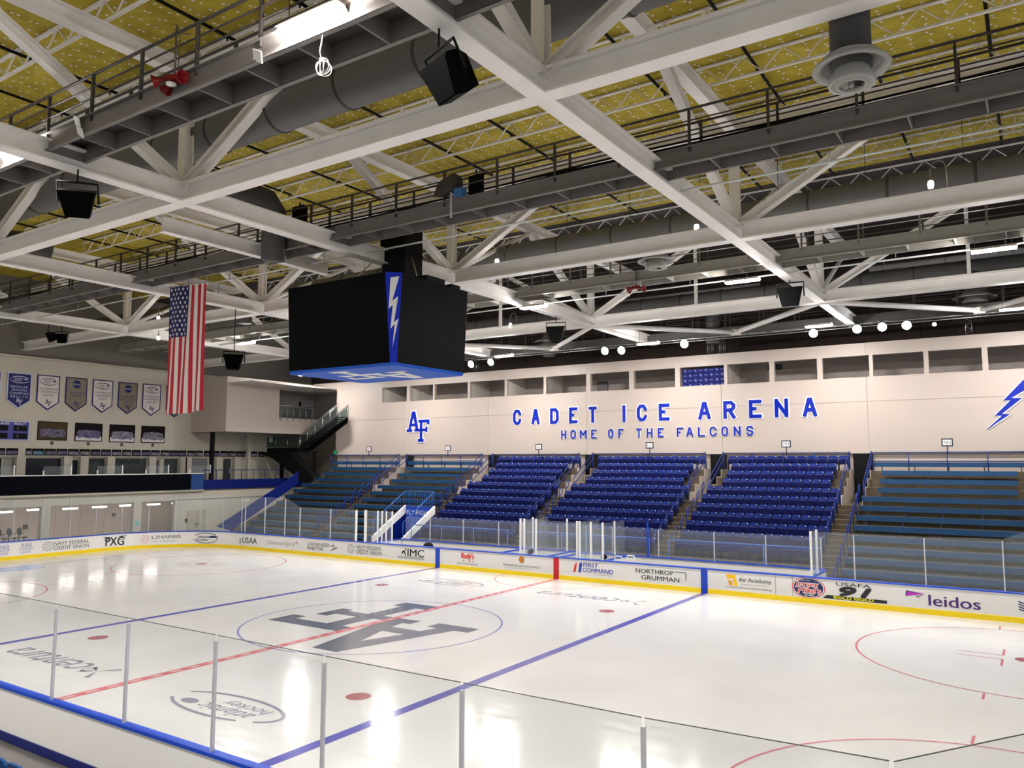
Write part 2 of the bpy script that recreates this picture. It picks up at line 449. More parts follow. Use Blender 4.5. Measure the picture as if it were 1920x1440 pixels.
# concrete around the ice
mb = MB()
mb.box(-33.2, 45, WB + .08, 30, -.25, -.02); mb.box(-42, -XB - .08, -WB - 20, 30, -.25, -.021)
mb.box(XB + .08, 45, -WB, WB, -.25, -.02); mb.box(-42, 45, -34, -WB - .08, -.25, -.022)
for sx, sy in ((-1, 1), (-1, -1), (1, 1), (1, -1)):
    mb.box(min(sx * XB, sx * (XB - RC)) , max(sx * XB, sx * (XB - RC)), min(sy * WB, sy * (WB - RC)), max(sy * WB, sy * (WB - RC)), -.25, -.03)
struct(mb.build('floor_concourse', CONC), 'bare grey concrete floor around the rink', 'floor')

# ---- boards
BH = 1.07
def boards(which, label):
    P = piece(which); t = thing('dasher_boards', label, 'rink boards')
    mb = MB(); mb.sweep(P, [(0, 0), (0, 1.02), (-.1, 1.02), (-.1, 0)]); mb.build('board_panel', WHITE, t)
    mb = MB(); mb.sweep(P, [(.012, 0), (.012, .2), (.001, .21), (.001, 0)]); mb.build('kick_plate', YELLOW, t)
    mb = MB(); mb.sweep(P, [(.03, 1.02), (.03, 1.06), (.015, 1.08), (-.15, 1.08), (-.15, 1.02)]); mb.build('cap_rail', BLUE, t)
    mb = MB(); mb.sweep(P, [(-.101, 0), (-.101, .17), (-.13, .17), (-.13, 0)]); mb.build('base_strip', BLUE_D, t)
    return t
B_FAR = boards('far', 'long white rink boards with yellow kick plate in front of the grandstand')
B_LEFT = boards('left', 'curved white rink boards round the end below the balcony')
B_NEAR = boards('near', 'white rink boards topped with glass beside the bare concrete walkway')
B_RIGHT = boards('right', 'curved white rink boards round the end opposite the balcony')
for px, mt in ((820.5, BLUE), (1043, RED), (1320, BLUE)):
    X = onY(px, 1060, WB)[0]
    mb = MB(); mb.box(X - .15, X + .15, WB - .02, WB - .001, 0, 1.03); mb.build('line_marker_panel', mt, B_FAR)
for px in (1453, 1485, 424):
    X = onY(px, 1060, WB)[0]
    mb = MB(); mb.box(X - .006, X + .006, WB - .006, WB - .001, .2, 1.02); mb.build('panel_joint', INK, B_FAR)

# ---- glass
def gtop(x):
    a = abs(x)
    return 2.9 if a < 18.65 else (2.9 + (min(a, 19.95) - 18.65) / 1.3 * .53)
EDGE = mat('glass_edge', (70, 78, 78), .3)
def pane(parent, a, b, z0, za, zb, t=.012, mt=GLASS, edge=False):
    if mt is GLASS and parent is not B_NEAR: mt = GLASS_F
    ax, ay = a; bx, by = b
    d = V((bx - ax, by - ay, 0)); L = d.length; d.normalize(); n = V((-d.y, d.x, 0)) * t / 2
    p = [V((ax, ay, z0)), V((bx, by, z0)), V((bx, by, zb)), V((ax, ay, za))]
    i = .02
    p = [p[0] + d * i, p[1] - d * i, p[2] - d * i, p[3] + d * i]
    mb = MB(); mb.add([q - n for q in p] + [q + n for q in p], [(0, 1, 2, 3), (7, 6, 5, 4), (0, 4, 5, 1), (1, 5, 6, 2), (2, 6, 7, 3), (3, 7, 4, 0)])
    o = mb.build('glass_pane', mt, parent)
    if edge:
        mb = MB(); mb.bar(p[3] + V((0, 0, .004)), p[2] + V((0, 0, .004)), .013, .01); mb.build('pane_edge', EDGE, o)
    return o
def gpost(parent, x, y, z0, z1, w=.045, mt=ALU, ang=0):
    mb = MB(); mb.box(-w / 2, w / 2, -w * .6, w * .6, 0, z1 - z0)
    o = mb.build('glass_post', mt, parent); o.location = (x, y, z0); o.rotation_euler = (0, 0, ang); return o
yn = -WB - .06
xs = sorted([3.64 + 2.518 * i for i in range(-11, 9)] + [19.95, -19.95])
for a, b in zip(xs, xs[1:]):
    if a < -24.1 or b > 24.1: continue
    pane(B_NEAR, (a, yn), (b, yn), 1.07, gtop(a), gtop(b), edge=True)
    gpost(B_NEAR, a, yn, 1.07, gtop(a) - .09)
yf = WB + .06
fx = [12.1, 13.7, 16.22, 18.77, 19.95, 22.0, 24.1]
for a, b in zip(fx, fx[1:]):
    pane(B_FAR, (a, yf), (b, yf), 1.07, gtop(a), gtop(b)); gpost(B_FAR, b, yf, 1.07, gtop(b) - .06)
fx = [-24.1, -23.75, -21.8, -19.88, -18.5, -15.82, -13.68]
for a, b in zip(fx, fx[1:]):
    pane(B_FAR, (a, yf), (b, yf), 1.07, gtop(a), gtop(b)); gpost(B_FAR, b, yf, 1.07, gtop(b) - .04, .05 if b < -14 else .09, ALU if b < -14 else WHITE)
# end glass along the curve
P = piece('left'); acc = 0; last = P[0]; L = [0]
for a, b in zip(P, P[1:]): L.append(L[-1] + math.hypot(b[0] - a[0], b[1] - a[1]))
def along(Pp, LL, s):
    for i in range(len(LL) - 1):
        if s <= LL[i + 1] + 1e-9:
            t = (s - LL[i]) / (LL[i + 1] - LL[i]); a, b = Pp[i], Pp[i + 1]
            v = [a[k] + (b[k] - a[k]) * t for k in range(4)]; h = math.hypot(v[2], v[3]); return v[0], v[1], v[2] / h, v[3] / h
    return Pp[-1]
n = 20; prev = None
for i in range(n + 1):
    x, y, nx, ny = along(P, L, L[-1] * i / n); q = (x - nx * .06, y - ny * .06)
    if prev: pane(B_LEFT, prev, q, 1.07, 3.43, 3.43)
    if i < n: gpost(B_LEFT, q[0], q[1], 1.07, 3.40, .035, ALU, math.atan2(ny, nx) + math.pi / 2)
    prev = q
# ---- players' benches and officials' boxes behind the far boards
mb = MB()
Yb = 15.35
mb.box(-12.3, -3.3, Yb, Yb + .12, 0, 1.05); mb.box(3.2, 12.0, Yb, Yb + .12, 0, 1.05); mb.box(-3.3, 3.2, Yb, Yb + .12, 0, 1.05)
bt = thing('bench_back_barrier', 'low white wall with blue cap behind the team benches', 'low wall')
mb.build('wall_panel', WHITE, bt)
mb = MB(); mb.box(-12.3, 12.0, Yb - .04, Yb + .16, 1.05, 1.1); mb.build('cap_rail', BLUE, bt)
for x in (-12.3, -3.35, -.55, .2, 2.66, 12.05):
    t = thing('bench_partition', 'white side partition with blue cap closing a team bench at X mark', 'partition', group='bench partitions')
    t['label'] = {-12.3: 'white side partition closing the team bench beside the stair tunnel', -3.35: 'white side partition between team bench and officials box', -.55: 'white partition at the middle of the officials boxes',
                  .2: 'white partition right after the red line panel', 2.66: 'white side partition between officials box and team bench', 12.05: 'white side partition closing the team bench beside the glass corner'}[x]
    mb = MB(); mb.box(x - .05, x + .05, WB + .12, Yb - .05, 0, 1.04); mb.build('wall_panel', WHITE, t)
    mb = MB(); mb.box(x - .08, x + .08, WB + .16, Yb - .05, 1.04, 1.09); mb.build('cap_rail', BLUE, t)
bp = [-12.0, -10.1, -7.65, -5.2, -3.6, -1.4, .3, 1.8, 4.3, 7.1, 9.5, 11.9]
for a, b in zip(bp, bp[1:]):
    pane(bt, (a, Yb + .06), (b, Yb + .06), 1.1, 2.45, 2.45); gpost(bt, b, Yb + .06, 1.1, 2.42, .05)
# glass boxes for the officials: posts at the front and partitions running back
ob = thing('officials_box', 'glass walled officials boxes with tall white posts at centre ice', 'glass enclosure')
for px in (976, 983, 1005, 1082, 1087, 1108, 1130):
    X = onY(px, 1000, yf)[0]; gpost(ob, X, yf, 1.08, 2.85, .075, WHITE)
for px in (1001, 1065, 1154, 1216):
    X = onY(px, 1000, Yb)[0]; gpost(ob, X, Yb - .1, 1.08, 2.75, .07, WHITE if px != 1216 else BLUE)
fxs = [onY(px, 1000, yf)[0] for px in (983, 1005, 1082, 1108, 1130)]
for a, b in ((fxs[0], fxs[1]), (fxs[1], fxs[2]), (fxs[2], fxs[3]), (fxs[3], fxs[4])): pane(ob, (a, yf), (b, yf), 1.08, 2.8, 2.8)
for X in (fxs[0], fxs[2], fxs[4]): pane(ob, (X, yf + .05), (X, Yb - .05), 1.08, 2.8, 2.8)
pc = thing('glass_end_corner', 'two white posts and clear panes at the end of the right team bench', 'glass enclosure')
X = 12.05
gpost(pc, X, yf, 1.09, 2.9, .08, WHITE); gpost(pc, X, yf + 1.0, 1.09, 2.9, .08, WHITE); pane(pc, (X, yf + .05), (X, yf + .95), 1.09, 2.88, 2.88)
pc = thing('glass_end_gate', 'white framed glass gate at the stair tunnel end of the left bench', 'glass enclosure')
for px in (708, 716, 724, 735): gpost(pc, onY(px, 1000, yf)[0], yf, 1.08, 2.9, .06, WHITE)
a = [onY(px, 1000, yf)[0] for px in (685, 708, 724, 735)]
gpost(pc, a[0], yf, 1.08, 2.9, .11, WHITE)
for p, q in zip(a, a[1:]): pane(pc, (p, yf), (q, yf), 1.08, 2.88, 2.88)
# small things at the boxes
mb = MB(); mb.lathe([(0, 0), (.26, 0), (.28, .04), (.30, .92), (.31, .95), (.30, 1.0), (.26, 1.14), (.16, 1.23), (0, 1.27)], (onY(803, 1020, 13.5)[0], 13.5, -.02), n=28)
o = mb.build('domed_bin', BLACK); tag(o, 'black domed bin showing over the boards beside the blue line', 'bin')
for px, py, lb in ((991, 1030, 'black microphone head on a short stem beside the white glass posts'), (1128, 1041, 'black microphone head leaning at the officials box by the white chairs')):
    q = onY(px, py, 13.1); t = thing('microphone', lb, 'microphone', (q.x, 13.1, 1.05))
    mb = MB(); mb.lathe([(0, 0), (.1, .02), (.13, .12), (.1, .26), (0, .3)], (0, 0, .1), V((.7, 0, .3)), 12); mb.build('windshield', BLACK, t)
    mb = MB(); mb.rod((0, 0, -1.0), (0, 0, .16), .015, 6); mb.build('stem', CHROME, t)
for px, py, lb in ((1159, 1041, 'white plastic chair back nearest the boards by the officials box'), (1172, 1039, 'white plastic chair standing behind another by the officials box')):
    q = onY(px, py, 13.6); t = thing('plastic_chair', lb, 'chair', (q.x, 13.6 if px < 1165 else 14.2, 0))
    mb = MB(); mb.tube([(-.22, 0, .45), (-.23, .02, 1.0), (-.16, .03, 1.22), (.16, .03, 1.22), (.23, .02, 1.0), (.22, 0, .45)], .03, 8)
    for z in (.72, .86, 1.0): mb.box(-.2, .2, 0, .04, z, z + .1)
    mb.build('backrest', WHITE, t)
    mb = MB(); mb.box(-.24, .24, -.44, .02, .42, .46); mb.build('seat', WHITE, t)
    for a in (-.2, .2):
        for b in (-.4, 0):
            mb = MB(); mb.rod((a, b, 0), (a, b, .43), .02, 6); mb.build('leg', WHITE, t)

# ---- adverts on the boards
def px_X(px): return onY(px, 1055, WB)[0]
def far_fn(off=.0): return lambda u, v, d: V((u, WB - .004 - max(d, .001), v))
ff = far_fn()
def ad(name, label, build, mats, parent):
    mb = MB(); build(mb); o = mb.build(name, mats, parent); o['label'] = label; return o
GREYP = mat('print_grey', (150, 150, 152), .5); DGREY = mat('print_darkgrey', (70, 72, 80), .5); PBLUE = mat('print_blue', (30, 60, 170), .5); PRED = mat('print_red', (222, 40, 30), .5)
PURP = mat('print_purple', (74, 30, 110), .5); MAGE = mat('print_magenta', (196, 40, 200), .5); ORNG = mat('print_orange', (240, 160, 20), .5); PYEL = mat('print_yellow', (250, 196, 10), .5); OFFW = mat('print_white', (245, 245, 245), .5); PNAVY = mat('print_navy', (24, 34, 90), .5)
PBROWN = mat('print_brown', (170, 96, 20), .5); PSALM = mat('print_salmon', (232, 130, 124), .5); PLIL = mat('print_lilac', (140, 136, 190), .5); PBLY = mat('print_bright_yellow', (252, 240, 0), .5)
def T(mb, s, x0, x1, z0, z1, mi=0, bold=0, shear=0, fn=None, pxs=True):
    fn = fn or ff
    a, b = (px_X(x0), px_X(x1)) if pxs else (x0, x1)
    put_text(mb, s, fn, a, b, z0, z1, mi, bold, shear, True)
def bars_logo(mb, x0, x1, z0, z1, fn, mi=0):
    n = 4
    for side in (0, 1):
        for i in range(n):
            a = x0 + (x1 - x0) * (.5 * side); b = a + (x1 - x0) * .46; zz = z0 + (z1 - z0) * (.08 + .2 * i) - (.06 if side else 0) * (z1 - z0)
            h = (z1 - z0) * .1; dz = -(z1 - z0) * .28 if side else -(z1 - z0) * .1
            mb.poly([(a, zz - dz), (b, zz + dz), (b, zz + dz + h), (a, zz - dz + h)], fn, 0, mi)
    mb.poly([(x0 + (x1 - x0) * .4, z1 - .1 * (z1 - z0)), (x0 + (x1 - x0) * .72, z1 - .06 * (z1 - z0)), (x0 + (x1 - x0) * .58, z1 + .05 * (z1 - z0))], fn, 0, mi)
def globe(mb, cx, cz, rx, rz, fn, mi=0, w=.012):
    ring(mb, fn, cx, cz, rx, rz, w * 1.6, mi, n=28)
    ring(mb, fn, cx, cz, rx * .5, rz, w, mi, n=24)
    for k in (-.5, 0, .5):
        hw = rx * math.sqrt(1 - k * k); rect(mb, fn, cx - hw, cx + hw, cz + rz * k - w / 2, cz + rz * k + w / 2, mi)
    rect(mb, fn, cx - w / 2, cx + w / 2, cz - rz, cz + rz, mi)
def b1(mb): bars_logo(mb, px_X(437), px_X(451.5), .38, .86, ff); T(mb, 'USAA', 453, 480.5, .40, .78, 0, .02)
ad('board_advert', 'dark blue bars emblem and the word USAA', b1, [DGREY], B_FAR)
def b2(mb):
    T(mb, 'CommonSpirit', 500.5, 552, .40, .70, 0)
    X = px_X(555); rect(mb, ff, X - .2, X + .2, .68, .71, 1); rect(mb, ff, X - .02, X + .02, .55, .84, 1)
ad('board_advert', 'thin grey CommonSpirit lettering with magenta cross', b2, [GREYP, mat('print_plum', (170, 60, 120), .5)], B_FAR)
def b3(mb):
    T(mb, 'LOCKHEED', 576, 617, .60, .80, 0, .025, .2); T(mb, 'MARTIN', 575, 606, .34, .55, 0, .025, .2)
    X = px_X(624); mb.poly([(X - .35, .66), (X + .42, .62), (X + .02, .68), (X + .08, .90), (X - .06, .70)], ff); mb.poly([(X + .42, .62), (X - .3, .33), (X + .1, .58)], ff)
ad('board_advert', 'bold slanted LOCKHEED MARTIN lettering with star', b3, [DGREY], B_FAR)
def b4(mb):
    globe(mb, px_X(657.5), .63, .28, .25, ff); T(mb, 'NAVY FEDERAL', 667, 715.5, .66, .86, 0, .01); T(mb, 'CREDIT UNION', 667, 715.5, .36, .58, 0, .01)
    rect(mb, ff, px_X(667), px_X(712), .61, .625)
ad('board_advert', 'globe emblem with NAVY FEDERAL CREDIT UNION on the long boards', b4, [DGREY], B_FAR)
def b5(mb):
    T(mb, 'IMC', 764, 795, .48, .88, 0, .03); T(mb, 'IRON MIKE CONSTRUCTION', 746, 795, .33, .41, 0)
    rect(mb, ff, px_X(746), px_X(795), .44, .455)
    X = px_X(757); mb.poly([(X - .2, .5), (X, .68), (X + .1, .5), (X + .16, .52), (X + .08, .74), (X + .2, .82), (X - .12, .74)], ff); mb.poly(ellipse(X + .14, .86, .05, .05, 10), ff)
ad('board_advert', 'black IMC lettering with running figure', b5, [INK], B_FAR)
def b6(mb):
    T(mb, "Rudy's", 865, 888.5, .52, .92, 0, .05, .1); T(mb, 'REAL TEXAS BAR-B-Q', 858, 896, .30, .38, 1, .01)
    for px in (868, 880, 886): mb.poly([(px_X(px), .53), (px_X(px + 1.5), .53), (px_X(px + 2.5), .43), (px_X(px + .6), .45)], ff)
ad('board_advert', 'red script above REAL TEXAS BAR-B-Q', b6, [PRED, INK], B_FAR)
def b7(mb):
    X = px_X(978); mb.poly(ellipse(X, .80, .17, .17), ff, 0, 0); ring(mb, lambda u, v, d: ff(u, v, .006), X, .80, .13, .13, .02, 1, n=20)
    put_text(mb, 'BL', lambda u, v, d: ff(u, v, .006), X - .08, X + .08, .74, .85, 1, .03)
    T(mb, 'BANNING LEWIS RANCH', 944, 1012.5, .43, .53, 2); T(mb, 'AN OAKWOOD HOMES COMMUNITY', 945, 1001, .33, .37, 3)
ad('board_advert', 'round orange brown badge above BANNING LEWIS RANCH', b7, [mat('print_gold', (214, 140, 30), .5), PBROWN, DGREY, GREYP], B_FAR)
def b8(mb):
    X0, X1 = px_X(1075), px_X(1092)
    k = X1 - X0
    mb.poly([(X0, .42), (X0 + .24 * k, .42), (X0 + .40 * k, .80), (X0 + .12 * k, .74)], ff, 0, 0); mb.poly([(X0 + .1 * k, .78), (X0 + .38 * k, .88), (X0 + .42 * k, .82), (X0 + .2 * k, .76)], ff, 0, 0)
    mb.poly([(X0 + .55 * k, .42), (X0 + .82 * k, .42), (X0 + 1. * k, .88), (X0 + .68 * k, .88)], ff, 0, 1)
    T(mb, 'FIRST', 1093.5, 1122, .70, .90, 1, .03, .12); T(mb, 'COMMAND', 1092, 1149.5, .46, .66, 1, .03, .12); T(mb, 'Get Squared Away', 1113, 1147, .34, .42, 2)
ad('board_advert', 'red and blue flag mark with blue FIRST COMMAND', b8, [PRED, PBLUE, GREYP], B_FAR)
def b9(mb):
    T(mb, 'NORTHROP', 1192, 1262.5, .64, .84, 0, .02); T(mb, 'GRUMMAN', 1202.5, 1273, .36, .56, 0, .02)
    rect(mb, ff, px_X(1265), px_X(1286), .80, .825); rect(mb, ff, px_X(1284.8), px_X(1286), .47, .82)
ad('board_advert', 'black NORTHROP GRUMMAN lettering with angled rule', b9, [INK], B_FAR)
def b10(mb):
    X0, X1 = px_X(1361), px_X(1382.5); k = X1 - X0
    mb.poly([(X0, .90), (X0 + .78 * k, .90), (X0 + k, .42), (X0 + .68 * k, .44), (X0 + .58 * k, .72), (X0 + .06 * k, .72)], ff, 0, 0)
    mb.poly([(X0 + .14 * k, .66), (X0 + .5 * k, .64), (X0 + .56 * k, .42), (X0 + .24 * k, .46)], ff, 0, 1)
    T(mb, 'Air Academy', 1384, 1445.5, .58, .80, 2, .015); T(mb, 'CREDIT UNION', 1387, 1438, .49, .545, 3); T(mb, 'Everyone Deserves Personal Banking', 1362, 1446, .32, .42, 2, 0, .35)
ad('board_advert', 'yellow folded square mark with Air Academy Credit Union', b10, [PYEL, ORNG, DGREY, GREYP], B_FAR)
def b11(mb):
    X0, X1 = px_X(1483.5), px_X(1545.5); cx = (X0 + X1) / 2; rx = (X1 - X0) / 2
    f2 = lambda u, v, d: ff(u, v, .004 + d)
    def lay(z): return lambda u, v, d: ff(u, v, .004 + z + d * .1)
    mb.poly(ellipse(cx, .62, rx, .42, 40), lay(0), 0, 0); mb.poly(ellipse(cx, .62, rx * .95, .395, 40), lay(.002), 0, 1); mb.poly(ellipse(cx, .62, rx * .89, .37, 40), lay(.004), 0, 2)
    T(mb, 'Jersey', 1490, 1533, .62, .86, 1, .09, .15, lay(.006)); T(mb, 'Jersey', 1490, 1533, .63, .85, 0, .04, .15, lay(.008))
    T(mb, "Mike's", 1495, 1537, .40, .64, 1, .09, .15, lay(.010)); T(mb, "Mike's", 1495, 1537, .41, .63, 0, .04, .15, lay(.012))
    T(mb, 'SUBS', 1507, 1524, .28, .36, 1, .04, 0, lay(.006)); T(mb, 'SINCE 1956', 1497, 1518, .89, .93, 1, .02, 0, lay(.006))
ad('board_advert', 'navy oval with red script reading Jersey Mikes Subs', b11, [PRED, OFFW, PNAVY], B_FAR)
def b12(mb):
    T(mb, 'USAFA', 1566, 1631, .80, .93, 0, .015); T(mb, '91', 1572, 1631, .42, .76, 0, .09, .25)
    mb.poly([(px_X(1540), .26), (px_X(1660), .26), (px_X(1660), .38), (px_X(1548), .40)], ff, 0, 0)
    T(mb, 'BOLD GOLD', 1561, 1635, .285, .375, 1, .06, 0, lambda u, v, d: ff(u, v, .007 + d * .1))
ad('board_advert', 'USAFA over a large slanted 91 with BOLD GOLD strip', b12, [INK, PBLY], B_FAR)
def b13(mb):
    T(mb, 'leidos', 1738, 1834, .34, .74, 0, .03)
    mb.poly([(px_X(1696), .84), (px_X(1731), .76), (px_X(1695), .62)], ff, 0, 0); mb.poly([(px_X(1699), .78), (px_X(1731), .76), (px_X(1697), .64)], lambda u, v, d: ff(u, v, .006), 0, 1); mb.poly([(px_X(1712), .66), (px_X(1731), .75), (px_X(1718), .58)], ff, 0, 2)
ad('board_advert', 'purple lower case leidos with triangle mark', b13, [PURP, MAGE, GREYP], B_FAR)
def b14(mb): bars_logo(mb, px_X(1905), px_X(1940), .40, .84, ff); T(mb, 'USAA', 1944, 2010, .40, .78, 0, .02)
ad('board_advert', 'dark blue bars emblem and word after the leidos panel', b14, [PNAVY], B_FAR)
# end boards: parameter s along the curve found from the photo column
def s_of(px):
    best = None
    for i in range(1200):
        s = L[-1] * i / 1200; x, y, nx, ny = along(P, L, s)
        e = abs(proj((x, y, .6))[0] - px)
        if best is None or e < best[0]: best = (e, s)
    return best[1]
def lf(u, v, d):
    x, y, nx, ny = along(P, L, u); k = .004 + max(d, .001)
    return V((x + nx * k, y + ny * k, v))
def TL(mb, s, p0, p1, z0, z1, mi=0, bold=0, shear=0): put_text(mb, s, lf, s_of(p0), s_of(p1), z0, z1, mi, bold, shear, True)
for p0, p1, lb in ((-6, 19, 'lilac R&B CHOP HOUSE lettering at the frame edge'), (36, 61, 'lilac R&B CHOP HOUSE lettering beside the globe emblem')):
    def e1(mb): TL(mb, 'R&B', p0 + 4, p1 - 2, .68, .88, 0, .0); TL(mb, 'CHOP', p0, p1, .46, .66, 0, .0); TL(mb, 'HOUSE', p0 + 3, p1 - 3, .32, .43, 0)
    ad('board_advert', lb, e1, [PLIL], B_LEFT)
def e2(mb):
    c, q = s_of(89.5), abs(s_of(99) - s_of(80)) / 2
    globe(mb, c, .6, q, .27, lf); TL(mb, 'NAVY FEDERAL', 101, 167, .64, .84, 0, .01); TL(mb, 'CREDIT UNION', 101, 167, .34, .55, 0, .01); rect(mb, lf, s_of(101), s_of(165), .59, .605)
ad('board_advert', 'globe emblem with NAVY FEDERAL CREDIT UNION on the end boards', e2, [DGREY], B_LEFT)
def e3(mb):
    a, b = s_of(192), s_of(238); k = b - a
    TL(mb, 'PXG', 198, 232, .30, .86, 0, .03)
    for i in (0, 1, 2): mb.poly([(a + k * .03 * i, .90 - .1 * i), (a + k * .34, .86 - .1 * i), (a + k * .34, .82 - .1 * i), (a + k * (.03 * i + .05), .85 - .1 * i)], lf, 0, 0); mb.poly([(b - k * .03 * i, .92 - .1 * i), (b - k * .34, .88 - .1 * i), (b - k * .34, .84 - .1 * i), (b - k * (.03 * i + .05), .87 - .1 * i)], lf, 0, 0)
ad('board_advert', 'angular black PXG mark', e3, [INK], B_LEFT)
def e4(mb):
    c, q = s_of(272), abs(s_of(280) - s_of(264)) / 2
    ring(mb, lf, c, .6, q, .27, .02, 0, n=26)
    for i in range(5):
        t, t2 = i * 1.2566, (i + 2) * 1.2566; A = (c + q * math.cos(t), .6 + .27 * math.sin(t)); B = (c + q * math.cos(t2), .6 + .27 * math.sin(t2))
        for q4 in stroke([A, B], .014): mb.poly(q4, lf, 0, 0)
    TL(mb, 'L3HARRIS', 284.5, 339, .60, .82, 1, .0); TL(mb, 'FAST. FORWARD.', 284.5, 331, .38, .47, 2)
ad('board_advert', 'pink wire circle with L3HARRIS FAST. FORWARD.', e4, [PSALM, DGREY, GREYP], B_LEFT)
def e5(mb):
    a, b = s_of(363), s_of(408); c = (a + b) / 2; q = abs(b - a) / 2
    ring(mb, lf, c, .6, q, .33, .045, 0, a0=.5, a1=2.6, n=24); ring(mb, lf, c, .6, q, .33, .045, 0, a0=2.9, a1=6.1, n=30)
    TL(mb, 'atlantic', 371, 394, .60, .78, 0, .025, .2); TL(mb, 'hockey', 368, 391, .38, .58, 0, .025, .2); mb.poly(ellipse(s_of(399.5), .68, .35, .07, 14), lf, 0, 0)
ad('board_advert', 'oval swoosh around the words atlantic hockey', e5, [PNAVY], B_LEFT)
# ================================================================== FAR WALL AND PRESS BOXES
YW = 25.7
ZO0, ZO1, ZT = 10.4, 11.62, 12.32
def wX(px): return onY(px, 720, YW)[0]
XL = wX(632)                    # left jamb of the far wall
XOP = wX(717)
mb = MB()
mb.box(XL, 46, YW + .03, YW + .25, 6.2, ZO0 - .02); mb.box(XL, XOP, YW + .03, YW + .25, ZO0 - .02, ZO1); mb.box(-31.6, 46, YW + .03, YW + .25, ZO1, ZT - .02)
mb.box(XL, 46, YW + .2, YW + .3, -.02, 6.2)
wf = struct(mb.build('wall_far', WALL), 'long cream wall behind the grandstand with press box openings', 'wall')
joints = [XL] + [wX(p) for p in (1099.5, 1352, 1625)] + [wX(1625) + 8.1, 46]
joints.insert(1, joints[1] - 8.1); joints.insert(1, joints[1] - 8.1)
for a, b in zip(joints, joints[1:]):
    for z0, z1 in ((6.2, 9.06), (9.06, ZO0)):
        mb = MB(); mb.box(a + .012, b - .012, YW, YW + .04, z0 + .01, z1 - (.01 if z1 < 10 else 0)); mb.build('panel', WALL, wf)
    mb = MB(); mb.box((a if a > XL + .1 else -31.6) + .006, b - .006, YW, YW + .04, ZO1, ZT); mb.build('panel', WALL, wf)
mb = MB(); mb.box(XL + .006, XOP, YW, YW + .04, ZO0, ZO1); mb.build('panel', WALL, wf)
mb = MB(); mb.box(XOP - .02, 46, YW - .015, YW + .3, ZO0 - .04, ZO0 + .02); mb.build('sill', WALL, wf)
# rooms behind the openings
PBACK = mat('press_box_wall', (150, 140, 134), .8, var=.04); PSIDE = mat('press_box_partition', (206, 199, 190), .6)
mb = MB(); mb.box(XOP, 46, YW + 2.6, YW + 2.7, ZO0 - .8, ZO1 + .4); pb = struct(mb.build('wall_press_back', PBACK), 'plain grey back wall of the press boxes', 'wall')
mb = MB(); mb.box(XOP, 46, YW + .25, YW + 2.6, ZO0 - .85, ZO0 - .8); struct(mb.build('floor_press', CONC), 'floor of the press boxes', 'floor')
mb = MB(); mb.box(XOP, 46, YW + .25, YW + 2.6, ZO1 + .3, ZO1 + .35); cp = struct(mb.build('ceiling_press', WHITE), 'white tiled ceiling of the press boxes', 'ceiling')
for i in range(int((30 - XOP) / .6)):
    for j in range(4):
        x = XOP + i * .6; y = YW + .27 + j * .58
        if i == 0 and j == 0: mb = MB(); mb.box(.01, .59, .01, .57, 0, .02); tile = mb.mesh('ceiling_tile', WHITE)
        if (i * 4 + j) < 300: put('ceiling_tile', tile, cp, (x, y, ZO1 + .28))
divs = [(763, 768), (812, 815), (877, 881), (946, 950), (1019, 1024), (1099, 1107), (1179.5, 1188), (1266, 1275), (1358, 1364), (1443, 1452), (1533, 1543), (1631, 1638), (1734, 1743), (1844, 1855)]
names = ['first', 'second', 'third', 'fourth', 'fifth', 'sixth', 'seventh', 'eighth', 'ninth', 'tenth', 'eleventh', 'twelfth', 'thirteenth', 'fourteenth', 'fifteenth']
for i, (a, b) in enumerate(divs):
    xa, xb = wX(a), wX(b)
    t = thing('press_box_pillar', f'{names[i]} cream pillar of the press box opening counted from the stair corner', 'pillar', group='press box pillars')
    mb = MB(); mb.box(xa, xb, YW + .005, YW + .28, ZO0 + .02, ZO1); mb.build('pillar_face', WALL, t)
    if i in (2, 3, 4, 8, 0):
        mb = MB(); mb.box((xa + xb) / 2 - .05, (xa + xb) / 2 + .05, YW + .28, YW + 2.6, ZO0 - .8, ZO1 + .3); mb.build('partition', PSIDE, t)
mb = MB(); mb.box(XOP - .06, XOP, YW + .25, YW + 2.6, ZO0 - .8, ZO1 + .3); o = mb.build('press_box_end_wall', PSIDE); tag(o, 'cream end wall closing the press boxes beside the stair corner', 'wall')
# doorways seen inside
for x0, x1, lb in ((wX(742), wX(756), 'dark doorway in the press box nearest the stair'), (wX(1109), wX(1130), 'grey doorway in the press box above the letters T and I')):
    mb = MB(); mb.box(x0 * 1.0 - .9, x1 - .9 + .0, YW + 2.53, YW + 2.59, ZO0 - .8, ZO0 + .95); o = mb.build('press_box_door', BLACK if x0 < -15 else DARK_STEEL); tag(o, lb, 'door')
# backdrop banner
xa, xb = wX(1276), wX(1358)
t = thing('sponsor_backdrop', 'blue fabric backdrop with rows of small white emblems in the press box', 'banner')
mb = MB(); mb.box(xa + .03, xb - .02, YW + .27, YW + .30, ZO0 + .03, ZO1 - .12); mb.build('fabric', mat('backdrop_blue', (8, 12, 84), .7, spec=.2), t)
mb = MB(); fn = lambda u, v, d: V((u, YW + .268, v))
PALEB = mat('backdrop_print', (110, 130, 190), .6)
for r in range(4):
    for c in range(8):
        cx = xa + .2 + c * (xb - xa - .4) / 7; cz = ZO0 + .08 + r * .31
        if (r + c) % 2: put_af(mb, fn, cx - .09, cx + .09, cz - .1, cz + .1, depth=0)
        else: put_text(mb, 'USAFA', fn, cx - .12, cx + .12, cz - .04, cz + .04, 0, .02)
mb.build('emblem_print', PALEB, t)
